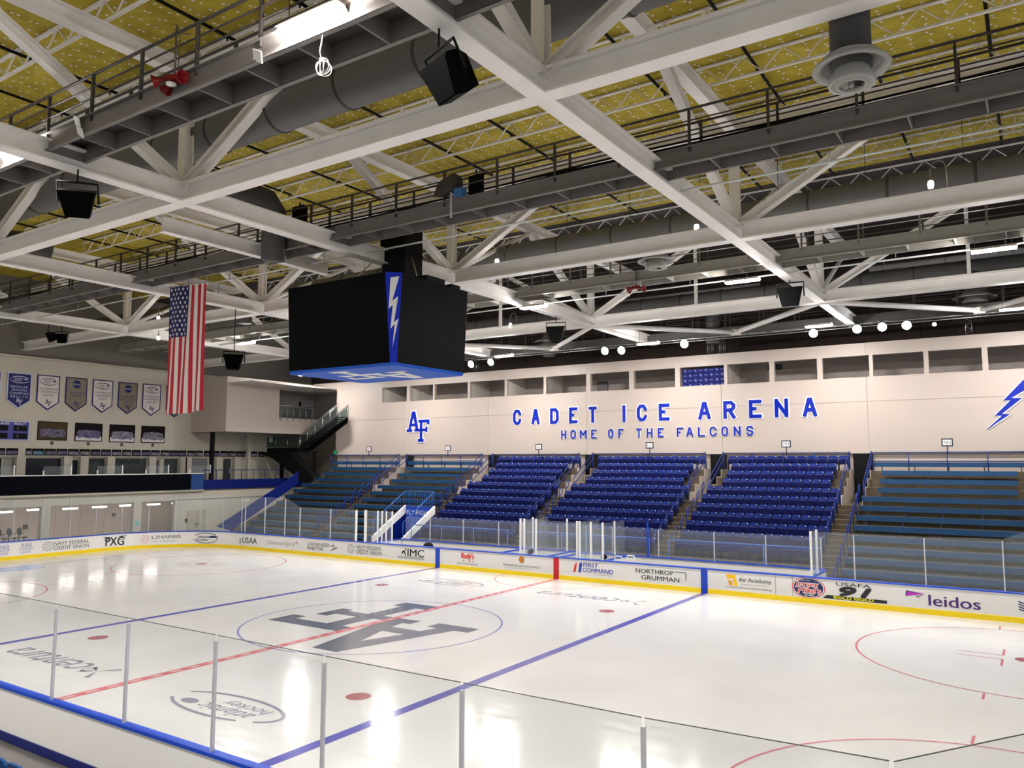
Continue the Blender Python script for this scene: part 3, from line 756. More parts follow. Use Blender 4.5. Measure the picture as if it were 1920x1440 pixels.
# monitors in the boxes
for px, lb in ((1447, 'black monitor hanging beside the tenth press box pillar'),):
    mb = MB(); X = wX(px); mb.box(X - .35, X + .5, YW + .5, YW + .56, ZO1 - .45, ZO1 - .1); mb.rod((X, YW + .55, ZO1 - .1), (X, YW + .55, ZO1 + .3), .03); o = mb.build('monitor', BLACK); tag(o, lb, 'monitor')

# ---- wall lettering
LB = mat('sign_blue', (8, 36, 160), .14, coat=.15); LW = mat('sign_edge_white', (232, 232, 236), .4)
WF = lambda u, v, d: V((u, YW - .005 - d, v))
def wall_letter(ch, p0, p1, z0, z1, st, label):
    x0, x1 = wX(p0), wX(p1)
    t = thing('wall_letter', label, 'letter', ((x0 + x1) / 2, YW, z0), group='blue letters on the cream wall')
    cx, cz = (x0 + x1) / 2, z0
    e = st * .28
    mb = MB()
    for iq, q in enumerate(block_letter(ch, x1 - x0 + 2 * e, z1 - z0 + 2 * e, st + 2 * e)): mb.poly([(x0 - e + a - cx, z0 - e + b - cz) for a, b in q], lambda u, v, d: V((u, -.005 - d, v)), .04 + .0006 * iq)
    mb.build('letter_edge', LW, t, fix=False)
    mb = MB()
    for iq, q in enumerate(block_letter(ch, x1 - x0, z1 - z0, st)): mb.poly([(x0 + a - cx, z0 + b - cz) for a, b in q], lambda u, v, d: V((u, -.055 - d, v)), .02 + .0006 * iq)
    mb.build('letter_face', LB, t, fix=False)
big = [('CADET', [(963, 978), (998, 1012), (1032, 1048), (1067.5, 1083), (1104, 1119)]), ('ICE', [(1166, 1174), (1194, 1213), (1235, 1255)]),
       ('ARENA', [(1309.5, 1331), (1355.5, 1378), (1403.5, 1427), (1451.5, 1477), (1505, 1529.5)])]
for wd, ps in big:
    for i, (ch, (a, b)) in enumerate(zip(wd, ps)):
        q = {'ARENA0': 'first letter A', 'ARENA4': 'last letter A'}.get(f'{wd}{i}', f'letter {ch}')
        wall_letter(ch, a, b, 8.32, 9.40, .21, f'large blue {q} with white edge in the word {wd}')
for wd, ps in [('HOME', [(1052.5, 1062), (1070, 1080), (1087.5, 1100), (1108.5, 1118.5)]), ('OF', [(1140, 1150), (1159, 1169)]), ('THE', [(1192.5, 1202.5), (1212, 1223), (1232.5, 1243.5)]),
               ('FALCONS', [(1268, 1280.5), (1286, 1298), (1307.5, 1320.5), (1329, 1342), (1351, 1363.5), (1374, 1387), (1397.5, 1410.5)])]:
    for ch, (a, b) in zip(wd, ps): wall_letter(ch, a, b, 7.28, 7.87, .105, f'small blue letter {ch} with white edge in the word {wd}')
t = thing('wall_emblem', 'blue interlocking A and F emblem with white edge on the cream wall', 'emblem')
mb = MB(); put_af(mb, WF, wX(765), wX(807), 7.24, 9.60, depth=.05, grow=.07); mb.build('emblem_edge', LW, t, fix=False)
mb = MB(); put_af(mb, lambda u, v, d: WF(u, v, d + .05), wX(765), wX(807), 7.24, 9.60, depth=.03); mb.build('emblem_face', LB, t, fix=False)
bolt = [(940, 150), (1330, 150), (1250, 225), (665, 557), (915, 555), (460, 912), (645, 918), (130, 1255), (465, 955), (305, 950), (655, 610), (500, 605)]
bw = [(onY(1840 + x / 12, 700 + y / 12, YW)) for x, y in bolt]; bw = [(p.x, p.z) for p in bw]
t = thing('wall_bolt', 'blue lightning bolt with white edge on the cream wall', 'emblem')
cx = sum(p[0] for p in bw) / len(bw); cz = sum(p[1] for p in bw) / len(bw)
mb = MB(); mb.poly([(p[0] + .05, p[1] - .05) for p in bw], WF, .04); mb.poly([(p[0] - .03, p[1] + .02) for p in bw], WF, .035); mb.build('bolt_edge', LW, t)
mb = MB(); mb.poly(bw, lambda u, v, d: WF(u, v, d + .04), .03); mb.build('bolt_face', LB, t)

# ================================================================== GRANDSTAND
Y0, TD, RS = 17.3, .8, .426
def rowY(i): return Y0 + TD * i
def rowF(i): return 1.0 + RS * i        # floor height of the row
SEC = {'HH': (-28.4, -21.1), 'JJ': (-20.3, -13.23), 'KK': (-12.3, -5.3), 'LL': (-4.3, 3.33), 'MM': (4.4, 11.45), 'NN': (12.52, 19.75), 'OO': (20.85, 28.2)}
TUN = (-15.1, -12.75, 18.95)            # stair tunnel: x0, x1, back wall
def slab(mb, x0, x1, i, lowest):
    y0 = rowY(i) - .65; z = rowF(i)
    mb.box(x0, x1, y0, YW + .2, z - (RS if i > lowest else z + .02), z)
order = list(SEC)
BORD = ['first', 'second', 'third', 'fourth', 'fifth', 'sixth', 'seventh', 'eighth', 'ninth', 'tenth', 'eleventh', 'twelfth', 'topmost']
for k, nm in enumerate(order):
    a, b = SEC[nm]
    low = -2 if nm in ('NN', 'OO', 'HH') else (0 if nm != 'JJ' else -1)
    mb = MB()
    for i in range(low, 11):
        if nm == 'JJ' and i <= 2:
            slab(mb, a, TUN[0] - .12, i, low); continue
        if nm == 'KK' and i <= 1:
            slab(mb, TUN[1] + .12, b, i, low); continue
        slab(mb, a + (0 if i < 7 else .0), b, i, low)
    st = struct(mb.build('grandstand_terrace', CONC_ST), f'stepped brown concrete terrace carrying section {nm}', 'terrace')
# aisles with half steps, vomitories above row 6
for k in range(len(order) - 1):
    nm, nx = order[k], order[k + 1]
    a, b = SEC[nm][1], SEC[nx][0]
    low = -2 if nm in ('NN', 'MM') else 0
    mb = MB()
    for i in range(low, 7):
        if nm == 'JJ' and i <= 2: continue
        z = rowF(i); y = rowY(i) - .65
        mb.box(a, b, y, y + TD + (.0 if i < 6 else 3.2), -.02, z)
        mb.box(a, b, y - .38, y, -.02, z - RS / 2)
    o = struct(mb.build('aisle_steps', CONC_ST), f'concrete aisle steps between sections {nm} and {nx}', 'steps')
    if nm in ('MM', 'LL', 'KK', 'JJ', 'HH', 'NN'):
        # dark passage through the wall above row 6
        yb = rowY(7) - .65; zf = rowF(6)
        t = thing('exit_passage', f'dark exit passage with stepped cream side walls between sections {nm} and {nx}', 'passage')
        mb = MB(); mb.box(a + .03, b - .03, YW + .02, YW + .06, zf, 6.22); mb.build('shade_sheet', BLACK, t)  # black sheet standing in for the unlit depth of the exit
        for x, s, nme in ((a, -1, 'side_wall'), (b, 1, 'side_wall')):
            mb = MB()
            pts = [(yb - .15, zf)]
            for i in range(7, 11): pts += [(rowY(i) - .65, rowF(i) + .05), (rowY(i) + .15, rowF(i) + .05)]
            pts += [(YW, rowF(10) + .05), (YW, zf)]
            n = len(pts); vs = [(x - .02, y, z) for y, z in pts] + [(x + .05 * (1 if s < 0 else -1), y, z) for y, z in pts]
            mb.add(vs, [tuple(range(n)), tuple(range(n, 2 * n))] + [(i, (i + 1) % n, n + (i + 1) % n, n + i) for i in range(n)])
            mb.build(nme, WALL, t)
        for x in (a - .02, b + .02):       # sloped double rails beside the upper steps
            mb = MB()
            pz = [(rowY(6) + .2, rowF(6) + 1.15), (rowY(10) - .3, rowF(10) + 1.05)]
            for dz in (0, -.4):
                mb.rod((x, pz[0][0], pz[0][1] + dz), (x, pz[1][0], pz[1][1] + dz), .03, 8)
            mb.rod((x, pz[0][0], rowF(6)), (x, pz[0][0], pz[0][1]), .03, 8); mb.rod((x, pz[1][0], rowF(9)), (x, pz[1][0], pz[1][1]), .03, 8)
            mb.build('sloped_handrail', RAILBLUE, t)
        mb = MB()                          # narrow side stairs up to the top row
# aisle loop rails
mb = MB(); mb.tube([(0, 0, 0), (0, 0, .82), (0, .05, .92), (0, .3, 1.08), (0, .36, 1.02), (0, .34, .72), (0, .02, .52)], .028, 6); LOOP = mb.mesh('aisle_rail', RAILBLUE)
for k in range(len(order) - 1):
    nm, nx = order[k], order[k + 1]
    for x, side, own in ((SEC[nm][1] + .1, 'left', nm), (SEC[nx][0] - .1, 'right', nx)):
        for i in range(0 if nm != 'MM' else -2, 7):
            if (nm == 'JJ' and i < 3) or (nm == 'MM' and i < 0 and side == 'left'): continue
            if nm == 'NN' and side == 'right': continue
            o = put('aisle_rail', LOOP, None, (x, rowY(i) - .55, rowF(i) - .02))
            tag(o, f'blue loop handrail at the {BORD[i + 2]} row of section {own} facing section {nx if own == nm else nm}', 'handrail', f'loop handrails of the {nm} {nx} aisle')
# top guard rails with signs
for nm in order:
    a, b = SEC[nm]
    t = thing('guard_rail', f'dark blue guard rail along the top row of section {nm}', 'railing', (0, 0, 0))
    y = rowY(10) - .5; z = rowF(10)
    mb = MB(); mb.rod((a, y, z + .98), (b, y, z + .98), .03, 8); mb.build('top_rail', RAILBLUE, t)
    if nm in ('NN', 'HH', 'JJ', 'OO'):
        mb = MB(); mb.rod((a, y, z + .52), (b, y, z + .52), .025, 8); mb.build('middle_rail', RAILBLUE, t)
    for j in range(5):
        x = a + .05 + (b - a - .1) * j / 4
        mb = MB(); mb.rod((x, y, z - .02), (x, y, z + .98), .025, 8); mb.build('rail_post', RAILBLUE, t)
for nm, px, py in (('HH', 692, 842), ('JJ', 840, 840.5), ('KK', 1010, 838), ('LL', 1218, 835), ('MM', 1474, 832.5), ('NN', 1776, 829.5)):
    y = rowY(10) - .5; q = onY(px, py, y)
    t = thing('section_sign', f'white section sign with navy border reading {nm}', 'sign', (q.x, y, rowF(10) + .9))
    mb = MB(); mb.rod((0, 0, 0), (0, 0, q.z - rowF(10) - 1.0), .03, 8); mb.build('sign_post', NAVY, t)
    h = q.z - rowF(10) - .9
    mb = MB(); mb.box(-.26, .26, -.02, .02, h - .2, h + .2); mb.build('sign_frame', NAVY, t)
    mb = MB(); mb.box(-.2, .2, -.026, -.02, h - .14, h + .14); mb.build('sign_face', WHITE, t)
    mb = MB(); put_text(mb, nm, lambda u, v, d: V((u, -.027, v)), -.15, .15, h - .09, h + .09, 0, .02); mb.build('lettering', INK, t)
# ---- folding seats
SEATB = mat('seat_blue_lit', (2, 38, 122), .42, spec=.3); SEATD = mat('seat_pan_blue', (2, 12, 76), .5, spec=.2)  # backs painted lighter for the light their tops catch
BRK = mat('seat_bracket', (20, 26, 60), .5); TAB_WHITE = mat('white_tab', (240, 240, 240), .4)
def seat_meshes(w):
    h = w / 2 - .012
    mb = MB(); n = 8; prof = []
    outl = [(-h, .42), (-h + .01, .74), (-h + .04, .80), (-h + .09, .825), (h - .09, .825), (h - .04, .80), (h - .01, .74), (h, .42)]
    fr = [(x, -.02 - .02 * (1 - (x / h) ** 2) * -1 - (z - .42) * -.12, z) for x, z in outl]; bk = [(x, y + .045, z) for x, y, z in fr]
    m_ = len(outl)
    mb.add(fr + bk, [tuple(range(m_)), tuple(range(m_, 2 * m_))[::-1]] + [(i, (i + 1) % m_, m_ + (i + 1) % m_, m_ + i) for i in range(m_)])
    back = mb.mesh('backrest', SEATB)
    mb = MB()
    pr = [(-.10, .34), (-.16, .36), (-.17, .62), (-.13, .68), (-.09, .67), (-.08, .38)]; g = h - .025
    k = len(pr); mb.add([(-g, y, z) for y, z in pr] + [(g, y, z) for y, z in pr], [tuple(range(k)), tuple(range(k, 2 * k))[::-1]] + [(i, (i + 1) % k, k + (i + 1) % k, k + i) for i in range(k)])
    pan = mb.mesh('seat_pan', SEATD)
    mb = MB(); mb.box(-h - .01, -h + .02, -.12, .06, .0, .5); mb.box(h - .02, h + .01, -.12, .06, .0, .5); mb.box(-h, h, .0, .04, .34, .40); brk = mb.mesh('bracket', BRK)
    mb = MB(); mb.box(h - .085, h - .03, .005, .02, .765, .80); pl = mb.mesh('white_tab', TAB_WHITE)  # small white rectangle in the upper corner of the backrest
    return back, pan, brk, pl
SM = {}
def seat_set(w):
    k = round(w, 3)
    if k not in SM: SM[k] = seat_meshes(w)
    return SM[k]
ordn = ['first', 'second', 'third', 'fourth', 'fifth', 'sixth', 'seventh', 'eighth', 'ninth', 'tenth', 'top']
stuffmb = {}
count = 0
for nm, nlow, nup in (('MM', 15, 12), ('LL', 16, 13), ('KK', 15, 12)):
    a, b = SEC[nm]
    rest = MB()
    for i in range(11):
        if i < 7: x0, x1, n = a, b, nlow
        elif i < 10: x0, x1, n = a + .63, b - .6, nup
        else: x0, x1, n = a + .2, b - .08, nup
        w = (x1 - x0) / n
        ms = seat_set(w)
        for j in range(n):
            loc = (x0 + w * (j + .5), rowY(i), rowF(i))
            if nm == 'MM' or (nm == 'LL' and i < 9):
                t = thing('folding_seat', f'blue folding stadium seat in the {ordn[i]} row of section {nm}', 'seat', loc, 0, f'seats in the {ordn[i]} row of section {nm}')
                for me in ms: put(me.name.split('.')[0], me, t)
                count += 1
            else:
                for mi, me in enumerate(ms):
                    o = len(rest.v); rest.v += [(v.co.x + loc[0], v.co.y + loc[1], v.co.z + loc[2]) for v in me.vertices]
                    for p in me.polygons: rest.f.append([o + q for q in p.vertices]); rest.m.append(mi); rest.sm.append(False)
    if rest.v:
        o = rest.build('folding_seats', [SEATB, SEATD, BRK, TAB_WHITE]); tag(o, f'rows of blue folding stadium seats in section {nm}' + (' at the top' if nm == 'LL' else ''), 'seats', kind='stuff')
# ---- bleacher benches
TEAL = mat('bench_blue', (4, 64, 106), .5, var=.12, scale=3, stretch=(.3, 3, 3)); BRKT = mat('bench_bracket', (70, 84, 96), .5)
def bench(nm, i, x0, x1, extra=''):
    t = thing('bleacher_bench', f'blue plank bleacher bench in the {BORD[i + 2]} row from the ice of section {nm}', 'bench', (x0, rowY(i), rowF(i)), 0, f'bleacher benches of section {nm}')
    L_ = x1 - x0
    for dy, dz in ((-.30, .40), (-.15, .405)):
        mb = MB(); mb.box(0, L_, dy, dy + .135, dz, dz + .05); mb.build('plank', TEAL, t)
    mb = MB(); mb.box(0, L_, -.325, -.30, .22, .46); mb.build('front_plank', TEAL, t)
    n = max(2, int(L_ / 1.3))
    if not hasattr(bench, 'me'):
        q = MB(); q.box(-.025, .025, -.28, -.02, .35, .40); q.box(-.025, .025, -.2, -.14, 0, .36); q.box(-.025, .025, -.26, -.08, 0, .02); bench.me = q.mesh('bracket', BRKT)
    for j in range(n): put('bracket', bench.me, t, (.4 + (L_ - .8) * j / (n - 1), 0, 0))
for nm in ('NN', 'OO', 'HH', 'JJ'):
    a, b = SEC[nm]
    for i in range(-2 if nm != 'JJ' else -1, 11):
        x0, x1 = (a, b) if i < 7 else ((a + .62, b - .6) if i < 10 else (a + .1, b - .05))
        if nm == 'JJ' and i <= 2: x1 = TUN[0] - .25
        if nm == 'JJ' and i < 7 and i > 2: pass
        bench(nm, i, x0, x1)
# front railing before the seats of KK, LL, MM
for nm in ('KK', 'LL', 'MM'):
    a, b = SEC[nm]
    if nm == 'KK': a = TUN[1] + .3
    t = thing('front_railing', f'light blue tube railing along the front of section {nm}', 'railing')
    y = 16.45; RB2 = mat('rail_light_blue', (36, 96, 176), .4)
    mb = MB(); mb.rod((a, y, 1.86), (b, y, 1.86), .03, 8); mb.build('top_rail', RB2, t)
    n = 4
    for j in range(n):
        mb = MB(); mb.rod((a + (b - a) * j / (n - 1), y, -.02), (a + (b - a) * j / (n - 1), y, 1.86), .03, 8); mb.build('rail_post', RB2, t)
# ---- stair tunnel with the sign
t = thing('stair_tunnel', 'blue stair tunnel with white sloped side walls and a sign over its door', 'tunnel')
def slopewall(x0, x1, zb):
    mb = MB(); pts = [(15.9, zb), (15.9, 1.0), (18.95, 2.78), (18.95, zb)]; n = 4
    mb.add([(x0, y, z) for y, z in pts] + [(x1, y, z) for y, z in pts], [(0, 1, 2, 3), (4, 5, 6, 7)] + [(i, (i + 1) % 4, 4 + (i + 1) % 4, 4 + i) for i in range(4)]); return mb
slopewall(TUN[0] - .12, TUN[0], -.02).build('side_wall', BLUE_D, t); slopewall(TUN[1], TUN[1] + .12, -.02).build('side_wall', BLUE_D, t)
for x0, x1 in ((TUN[0] - .13, TUN[0] + .01), (TUN[1] - .01, TUN[1] + .13)):
    mb = MB(); pts = [(15.88, .62), (15.88, 1.05), (18.97, 2.86), (18.97, 2.36)]
    mb.add([(x0, y, z) for y, z in pts] + [(x1, y, z) for y, z in pts], [(0, 1, 2, 3), (4, 5, 6, 7)] + [(i, (i + 1) % 4, 4 + (i + 1) % 4, 4 + i) for i in range(4)]); mb.build('white_stringer', WHITE, t)
mb = MB(); mb.box(TUN[0], TUN[1], 18.95, 19.05, -.02, 2.75); mb.build('door_wall', BLUE, t)
mb = MB(); put_text(mb, 'FLY-FIGHT', lambda u, v, d: V((u, 18.945, v)), TUN[0] + .1, TUN[1] - .25, 2.25, 2.55, 0, .02); mb.build('lettering', WHITE, t)
RB2 = mat('rail_light_blue', (36, 96, 176), .4)
for x in (TUN[0] - .06, TUN[1] + .06):
    mb = MB(); mb.rod((x, 15.95, 2.0), (x, 18.95, 3.78), .03, 8); mb.rod((x, 15.95, .9), (x, 15.95, 2.0), .03, 8); mb.build('sloped_rail', RB2, t)
    for j in range(9):
        y = 16.2 + j * .32; zz = 1.0 + (y - 15.9) * .584
        mb = MB(); mb.rod((x, y, zz), (x, y, zz + 1.0), .012, 6); mb.build('baluster', RB2, t)
mb = MB(); mb.rod((TUN[0] - .06, 18.98, 3.78), (TUN[1] + .06, 18.98, 3.78), .03, 8); mb.rod((TUN[0] - .06, 18.98, 2.85), (TUN[1] + .06, 18.98, 2.85), .02, 8); mb.build('cross_rail', RB2, t)
for j in range(13):
    x = TUN[0] + j * (TUN[1] - TUN[0]) / 12
    mb = MB(); mb.rod((x, 18.98, 2.75), (x, 18.98, 3.78), .012, 6); mb.build('baluster', RB2, t)
# side wall of the stand by the balcony
t = thing('stand_end_guard', 'sloped blue guard panel closing the end of section HH', 'guard panel')
xg = SEC['HH'][0] - .12
p = [onX(405, 987, xg), onX(523, 911, xg), onX(559, 884, xg), onX(556, 908, xg), onX(432, 995, xg)]
mb = MB(); n = len(p); mb.add([(xg, q.y, q.z) for q in p] + [(xg + .1, q.y, q.z) for q in p], [tuple(range(n)), tuple(range(n, 2 * n))] + [(i, (i + 1) % n, n + (i + 1) % n, n + i) for i in range(n)])
mb.build('guard_panel', BLUE_D, t)
mb = MB(); mb.add([(xg + .02, 15.0, -.02), (xg + .02, YW, -.02), (xg + .02, YW, rowF(10)), (xg + .02, 15.0, .6)] + [(xg + .1, 15.0, -.02), (xg + .1, YW, -.02), (xg + .1, YW, rowF(10)), (xg + .1, 15.0, .6)], [(0, 1, 2, 3), (4, 5, 6, 7), (0, 1, 5, 4), (1, 2, 6, 5), (2, 3, 7, 6), (3, 0, 4, 7)])
mb.build('concrete_side', CONC_ST, t)
# ================================================================== ROOF
ZC = 13.07; CH = .56; ZCC = ZC + CH / 2; ZTC = 17.02; ZDECK = 17.95
LX = [-24, -12, 0, 12, 24]; RY = [-20.6, -8.15, 4.3, 16.7]
LN = {-24: 'over the balcony end blue line side', -12: 'past the flag', 0: 'over the scoreboard', 12: 'one bay past the scoreboard', 24: 'two bays past the scoreboard'}
def yellow_deck():
    mt = bpy.data.materials.new('yellow_insulation'); mt.use_nodes = True; nt = mt.node_tree; b = nt.nodes['Principled BSDF']
    tc = nt.nodes.new('ShaderNodeTexCoord'); nz = nt.nodes.new('ShaderNodeTexNoise'); nz.inputs['Scale'].default_value = 1.6; nz.inputs['Detail'].default_value = 9; nz.inputs['Roughness'].default_value = .7
    rp = nt.nodes.new('ShaderNodeValToRGB'); rp.color_ramp.elements[0].position = .3; rp.color_ramp.elements[1].position = .72
    rp.color_ramp.elements[0].color = (*lin((152, 134, 30)), 1); rp.color_ramp.elements[1].color = (*lin((208, 188, 66)), 1)
    nt.links.new(tc.outputs['Object'], nz.inputs['Vector']); nt.links.new(nz.outputs['Fac'], rp.inputs[0]); nt.links.new(rp.outputs[0], b.inputs['Base Color'])
    bp = nt.nodes.new('ShaderNodeBump'); bp.inputs['Strength'].default_value = .25; bp.inputs['Distance'].default_value = .03
    nt.links.new(nz.outputs['Fac'], bp.inputs['Height']); nt.links.new(bp.outputs[0], b.inputs['Normal']); b.inputs['Roughness'].default_value = .8
    return mt
YDECK = yellow_deck()
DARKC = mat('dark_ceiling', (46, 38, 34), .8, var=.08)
YE = 13.2
mb = MB(); mb.box(-37, 40, -34, YE, ZDECK, ZDECK + .2); ceil = struct(mb.build('ceiling', YDECK), 'yellow insulation roof deck with rows of white fixing pins', 'ceiling')
mb = MB(); mb.box(-37, 40, YE, 32, ZDECK, ZDECK + .2); struct(mb.build('ceiling_dark', DARKC), 'dark brown roof deck above the press boxes', 'ceiling')  # deck past the yellow edge, plain dark brown
BULK = mat('bulkhead_brown', (58, 44, 38), .8, var=.1, scale=1.2, stretch=(3, 3, .3))
mb = MB(); mb.box(-37, 46, 29.5, 29.7, ZO0, ZDECK); bk = struct(mb.build('wall_bulkhead', BULK), 'dark brown bulkhead above and behind the press boxes', 'wall')
for i in range(46):
    mb = MB(); mb.box(-36 + i * 1.75, -36 + i * 1.75 + 1.72, 29.44, 29.5, 12.4, ZDECK - .02) if i == 0 else None
    if i == 0: BPAN = mb.mesh('bulkhead_panel', BULK)
    put('bulkhead_panel', BPAN, bk, (i * 1.75, 0, 0))
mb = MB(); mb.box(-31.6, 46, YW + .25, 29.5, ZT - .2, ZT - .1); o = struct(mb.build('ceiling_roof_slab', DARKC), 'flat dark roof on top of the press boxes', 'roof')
# fixing pins
mb = MB(); rnd = random.Random(3)
x = -22
while x < 30:
    y = -18
    while y < YE - .1:
        for k in (0, .16):
            cx, cy = x + rnd.uniform(-.04, .04) + k * .4, y + rnd.uniform(-.04, .04) + k
            r = .046
            mb.add([(cx + r * math.cos(a * 1.0472), cy + r * math.sin(a * 1.0472), ZDECK - .012) for a in range(6)], [(0, 1, 2, 3, 4, 5)])
        y += .48
    x += .52
o = mb.build('fixing_pins', WHITE, ceil, fix=False); o['kind'] = 'stuff'
# insulation seams run between joists: shallow battens
# ---- open web joists (one mesh, copied per bay)
def joist_mesh(span):
    q = MB(); h = ZDECK - .02 - 17.28
    for dy in (-.03, .03): q.bar((0, dy, 0), (span, dy, 0), .035, .06)
    q.bar((0, 0, h - .03), (span, 0, h - .03), .12, .05)
    n = int(span / 1.2); s = span / n
    for i in range(n):
        q.bar((i * s, 0, h - .05), (i * s + s / 2, 0, .02), .05, .03); q.bar((i * s + s / 2, 0, .02), ((i + 1) * s, 0, h - .05), .05, .03)
    return q.mesh('roof_joist', WHITE_STEEL)
JM = joist_mesh(12)
bays = {-36: 'beyond the balcony wall', -24: 'above the flag end', -12: 'beside the scoreboard over the flag', 0: 'between the scoreboard and the next truss', 12: 'above the right blue line bay', 24: 'beyond the right goal'}
for x in (-24, -12, 0, 12, 24):
    y = -16.85; i = 0
    while y < 15:
        o = put('roof_joist', JM, None, (x, y, 17.28))
        i += 1; tag(o, f'{names[i - 1]} white open web roof joist {bays[x]}', 'joist', f'roof joists {bays[x]}')
        y += 3.06
# ---- sprinkler pipes
mb = MB(); mb.rod((0, -30, 0), (0, 13, 0), .05, 8)
for k in range(17): mb.rod((0, -28 + k * 2.5, 0), (0, -28 + k * 2.5, -.14), .025, 6)
PIPE = mb.mesh('sprinkler_pipe', BLACK)
for x in [-22.5 + 3.0 * i for i in range(18)]:
    if abs(x % 12) < .6: continue
    o = put('sprinkler_pipe', PIPE, None, (x, 0, 17.72)); tag(o, 'thin black sprinkler pipe running below the yellow deck', 'pipe', 'black sprinkler pipes under the roof deck')
# ---- trusses along the building's width (Y)
def member(t, name, p, q, w=.26, h=.26, mt=WHITE_STEEL, kind='i'):
    mb = MB()
    if kind == 'i': mb.ibeam(p, q, w, h, .035)
    else: mb.rod(p, q, w / 2, 10)
    return mb.build(name, mt, t)
for x in LX:
    t = thing('roof_truss', {-24: 'white roof truss nearest the balcony wall spanning across the rink', -12: 'white roof truss behind the hanging flag spanning across the rink', 0: 'white roof truss directly above the scoreboard spanning across the rink',
                             12: 'white roof truss past the scoreboard crossing the blue line', 24: 'white roof truss above the far goal circles'}[x], 'truss')
    mb = MB(); mb.ibeam((x, -30, ZCC), (x, 25.2, ZCC), .42, CH, .05); mb.build('bottom_chord', WHITE_STEEL, t)
    mb = MB(); mb.ibeam((x, -30, ZTC), (x, 22.9, ZTC), .36, .46, .05); mb.build('top_chord', WHITE_STEEL, t)
    for j, y in enumerate(RY):
        member(t, 'post', (x, y, ZC + CH), (x, y, ZTC - .2), .30, .30)
        for s in (-1, 1):
            d = V((0, 6.2 * s, ZTC - .2 - ZC - CH)).normalized()
            member(t, 'diagonal', V((x, y, ZC + CH - .05)) + d * .15, (x, y + 6.2 * s, ZTC - .2), .28 if s < 0 else .2, .28 if s < 0 else .2, kind='i' if s < 0 else 'r')
# ---- trusses along the rink (X)
for j, y in enumerate(RY):
    t = thing('roof_truss', ['white roof truss running along the rink over the near stand', 'white roof truss running along the rink in front of the scoreboard', 'white roof truss running along the rink just behind the scoreboard', 'white roof truss running along the rink nearest the lettered wall'][j], 'truss')
    segs = [(-36, -24), (-24, -12), (-12, 0), (0, 12), (12, 24), (24, 36)]
    for a, b in segs:
        mb = MB(); mb.ibeam((a + (.215 if a > -36 else 0), y, ZCC), (b - (.215 if b < 36 else 0), y, ZCC), .42, CH, .05); mb.build('bottom_chord', WHITE_STEEL, t)
    mb = MB(); mb.ibeam((-36, y, ZTC), (36, y, ZTC), .3, .42, .04); mb.build('top_chord', WHITE_STEEL, t)
    for x in LX:
        member(t, 'diagonal', (x + .2, y, ZC + CH - .02), (x + 6, y, ZTC - .18), .3, .3)
        if j == 3 and x == 0: member(t, 'diagonal', (x - .2, y, ZC + CH - .02), (x - 6, y, ZTC - .18), .22, .22)
        member(t, 'post', (x + 6, y, ZC + CH), (x + 6, y, ZTC - .18), .14, .14) if j == 3 else None
# horizontal bracing toward the wall
for x in LX[:-1]:
    t = thing('roof_brace', {-24: 'white tubular roof brace forming a V behind the flag end', -12: 'white tubular roof brace forming a V partly behind the scoreboard', 0: 'white tubular roof brace forming a V right of the scoreboard', 12: 'white tubular roof brace forming a V above the last press boxes'}[x], 'brace')
    for s in (0, 12):
        mb = MB(); mb.rod((x + s, 16.9, ZC + .1), (x + 6, 22.9, ZC + .02), .13, 12); mb.build('brace_tube', WHITE_STEEL, t)
    mb = MB(); mb.box(x + 5.75, x + 6.25, 22.7, 23.1, ZC - .14, ZC + .16); mb.build('joint_plate', WHITE_STEEL, t)
# stub beams carrying the scoreboard hoist
t = thing('hoist_beam', 'white steel beam carried below the roof beside the scoreboard', 'beam')
p = onZ(303, 432, ZC + .1); q = onZ(585, 510, ZC + .1)
mb = MB(); mb.ibeam((p.x, p.y, ZC + .3), (p.x, q.y + .6, ZC + .3), .3, .5, .04); mb.build('beam', WHITE_STEEL, t)
t = thing('hoist_beam', 'white steel beam seen above the scoreboard roof', 'beam')
p = onZ(420, 400, ZC + .45)
mb = MB(); mb.ibeam((p.x, p.y, ZC + .6), (p.x, p.y + 8, ZC + .6), .3, .45, .04); mb.build('beam', WHITE_STEEL, t)

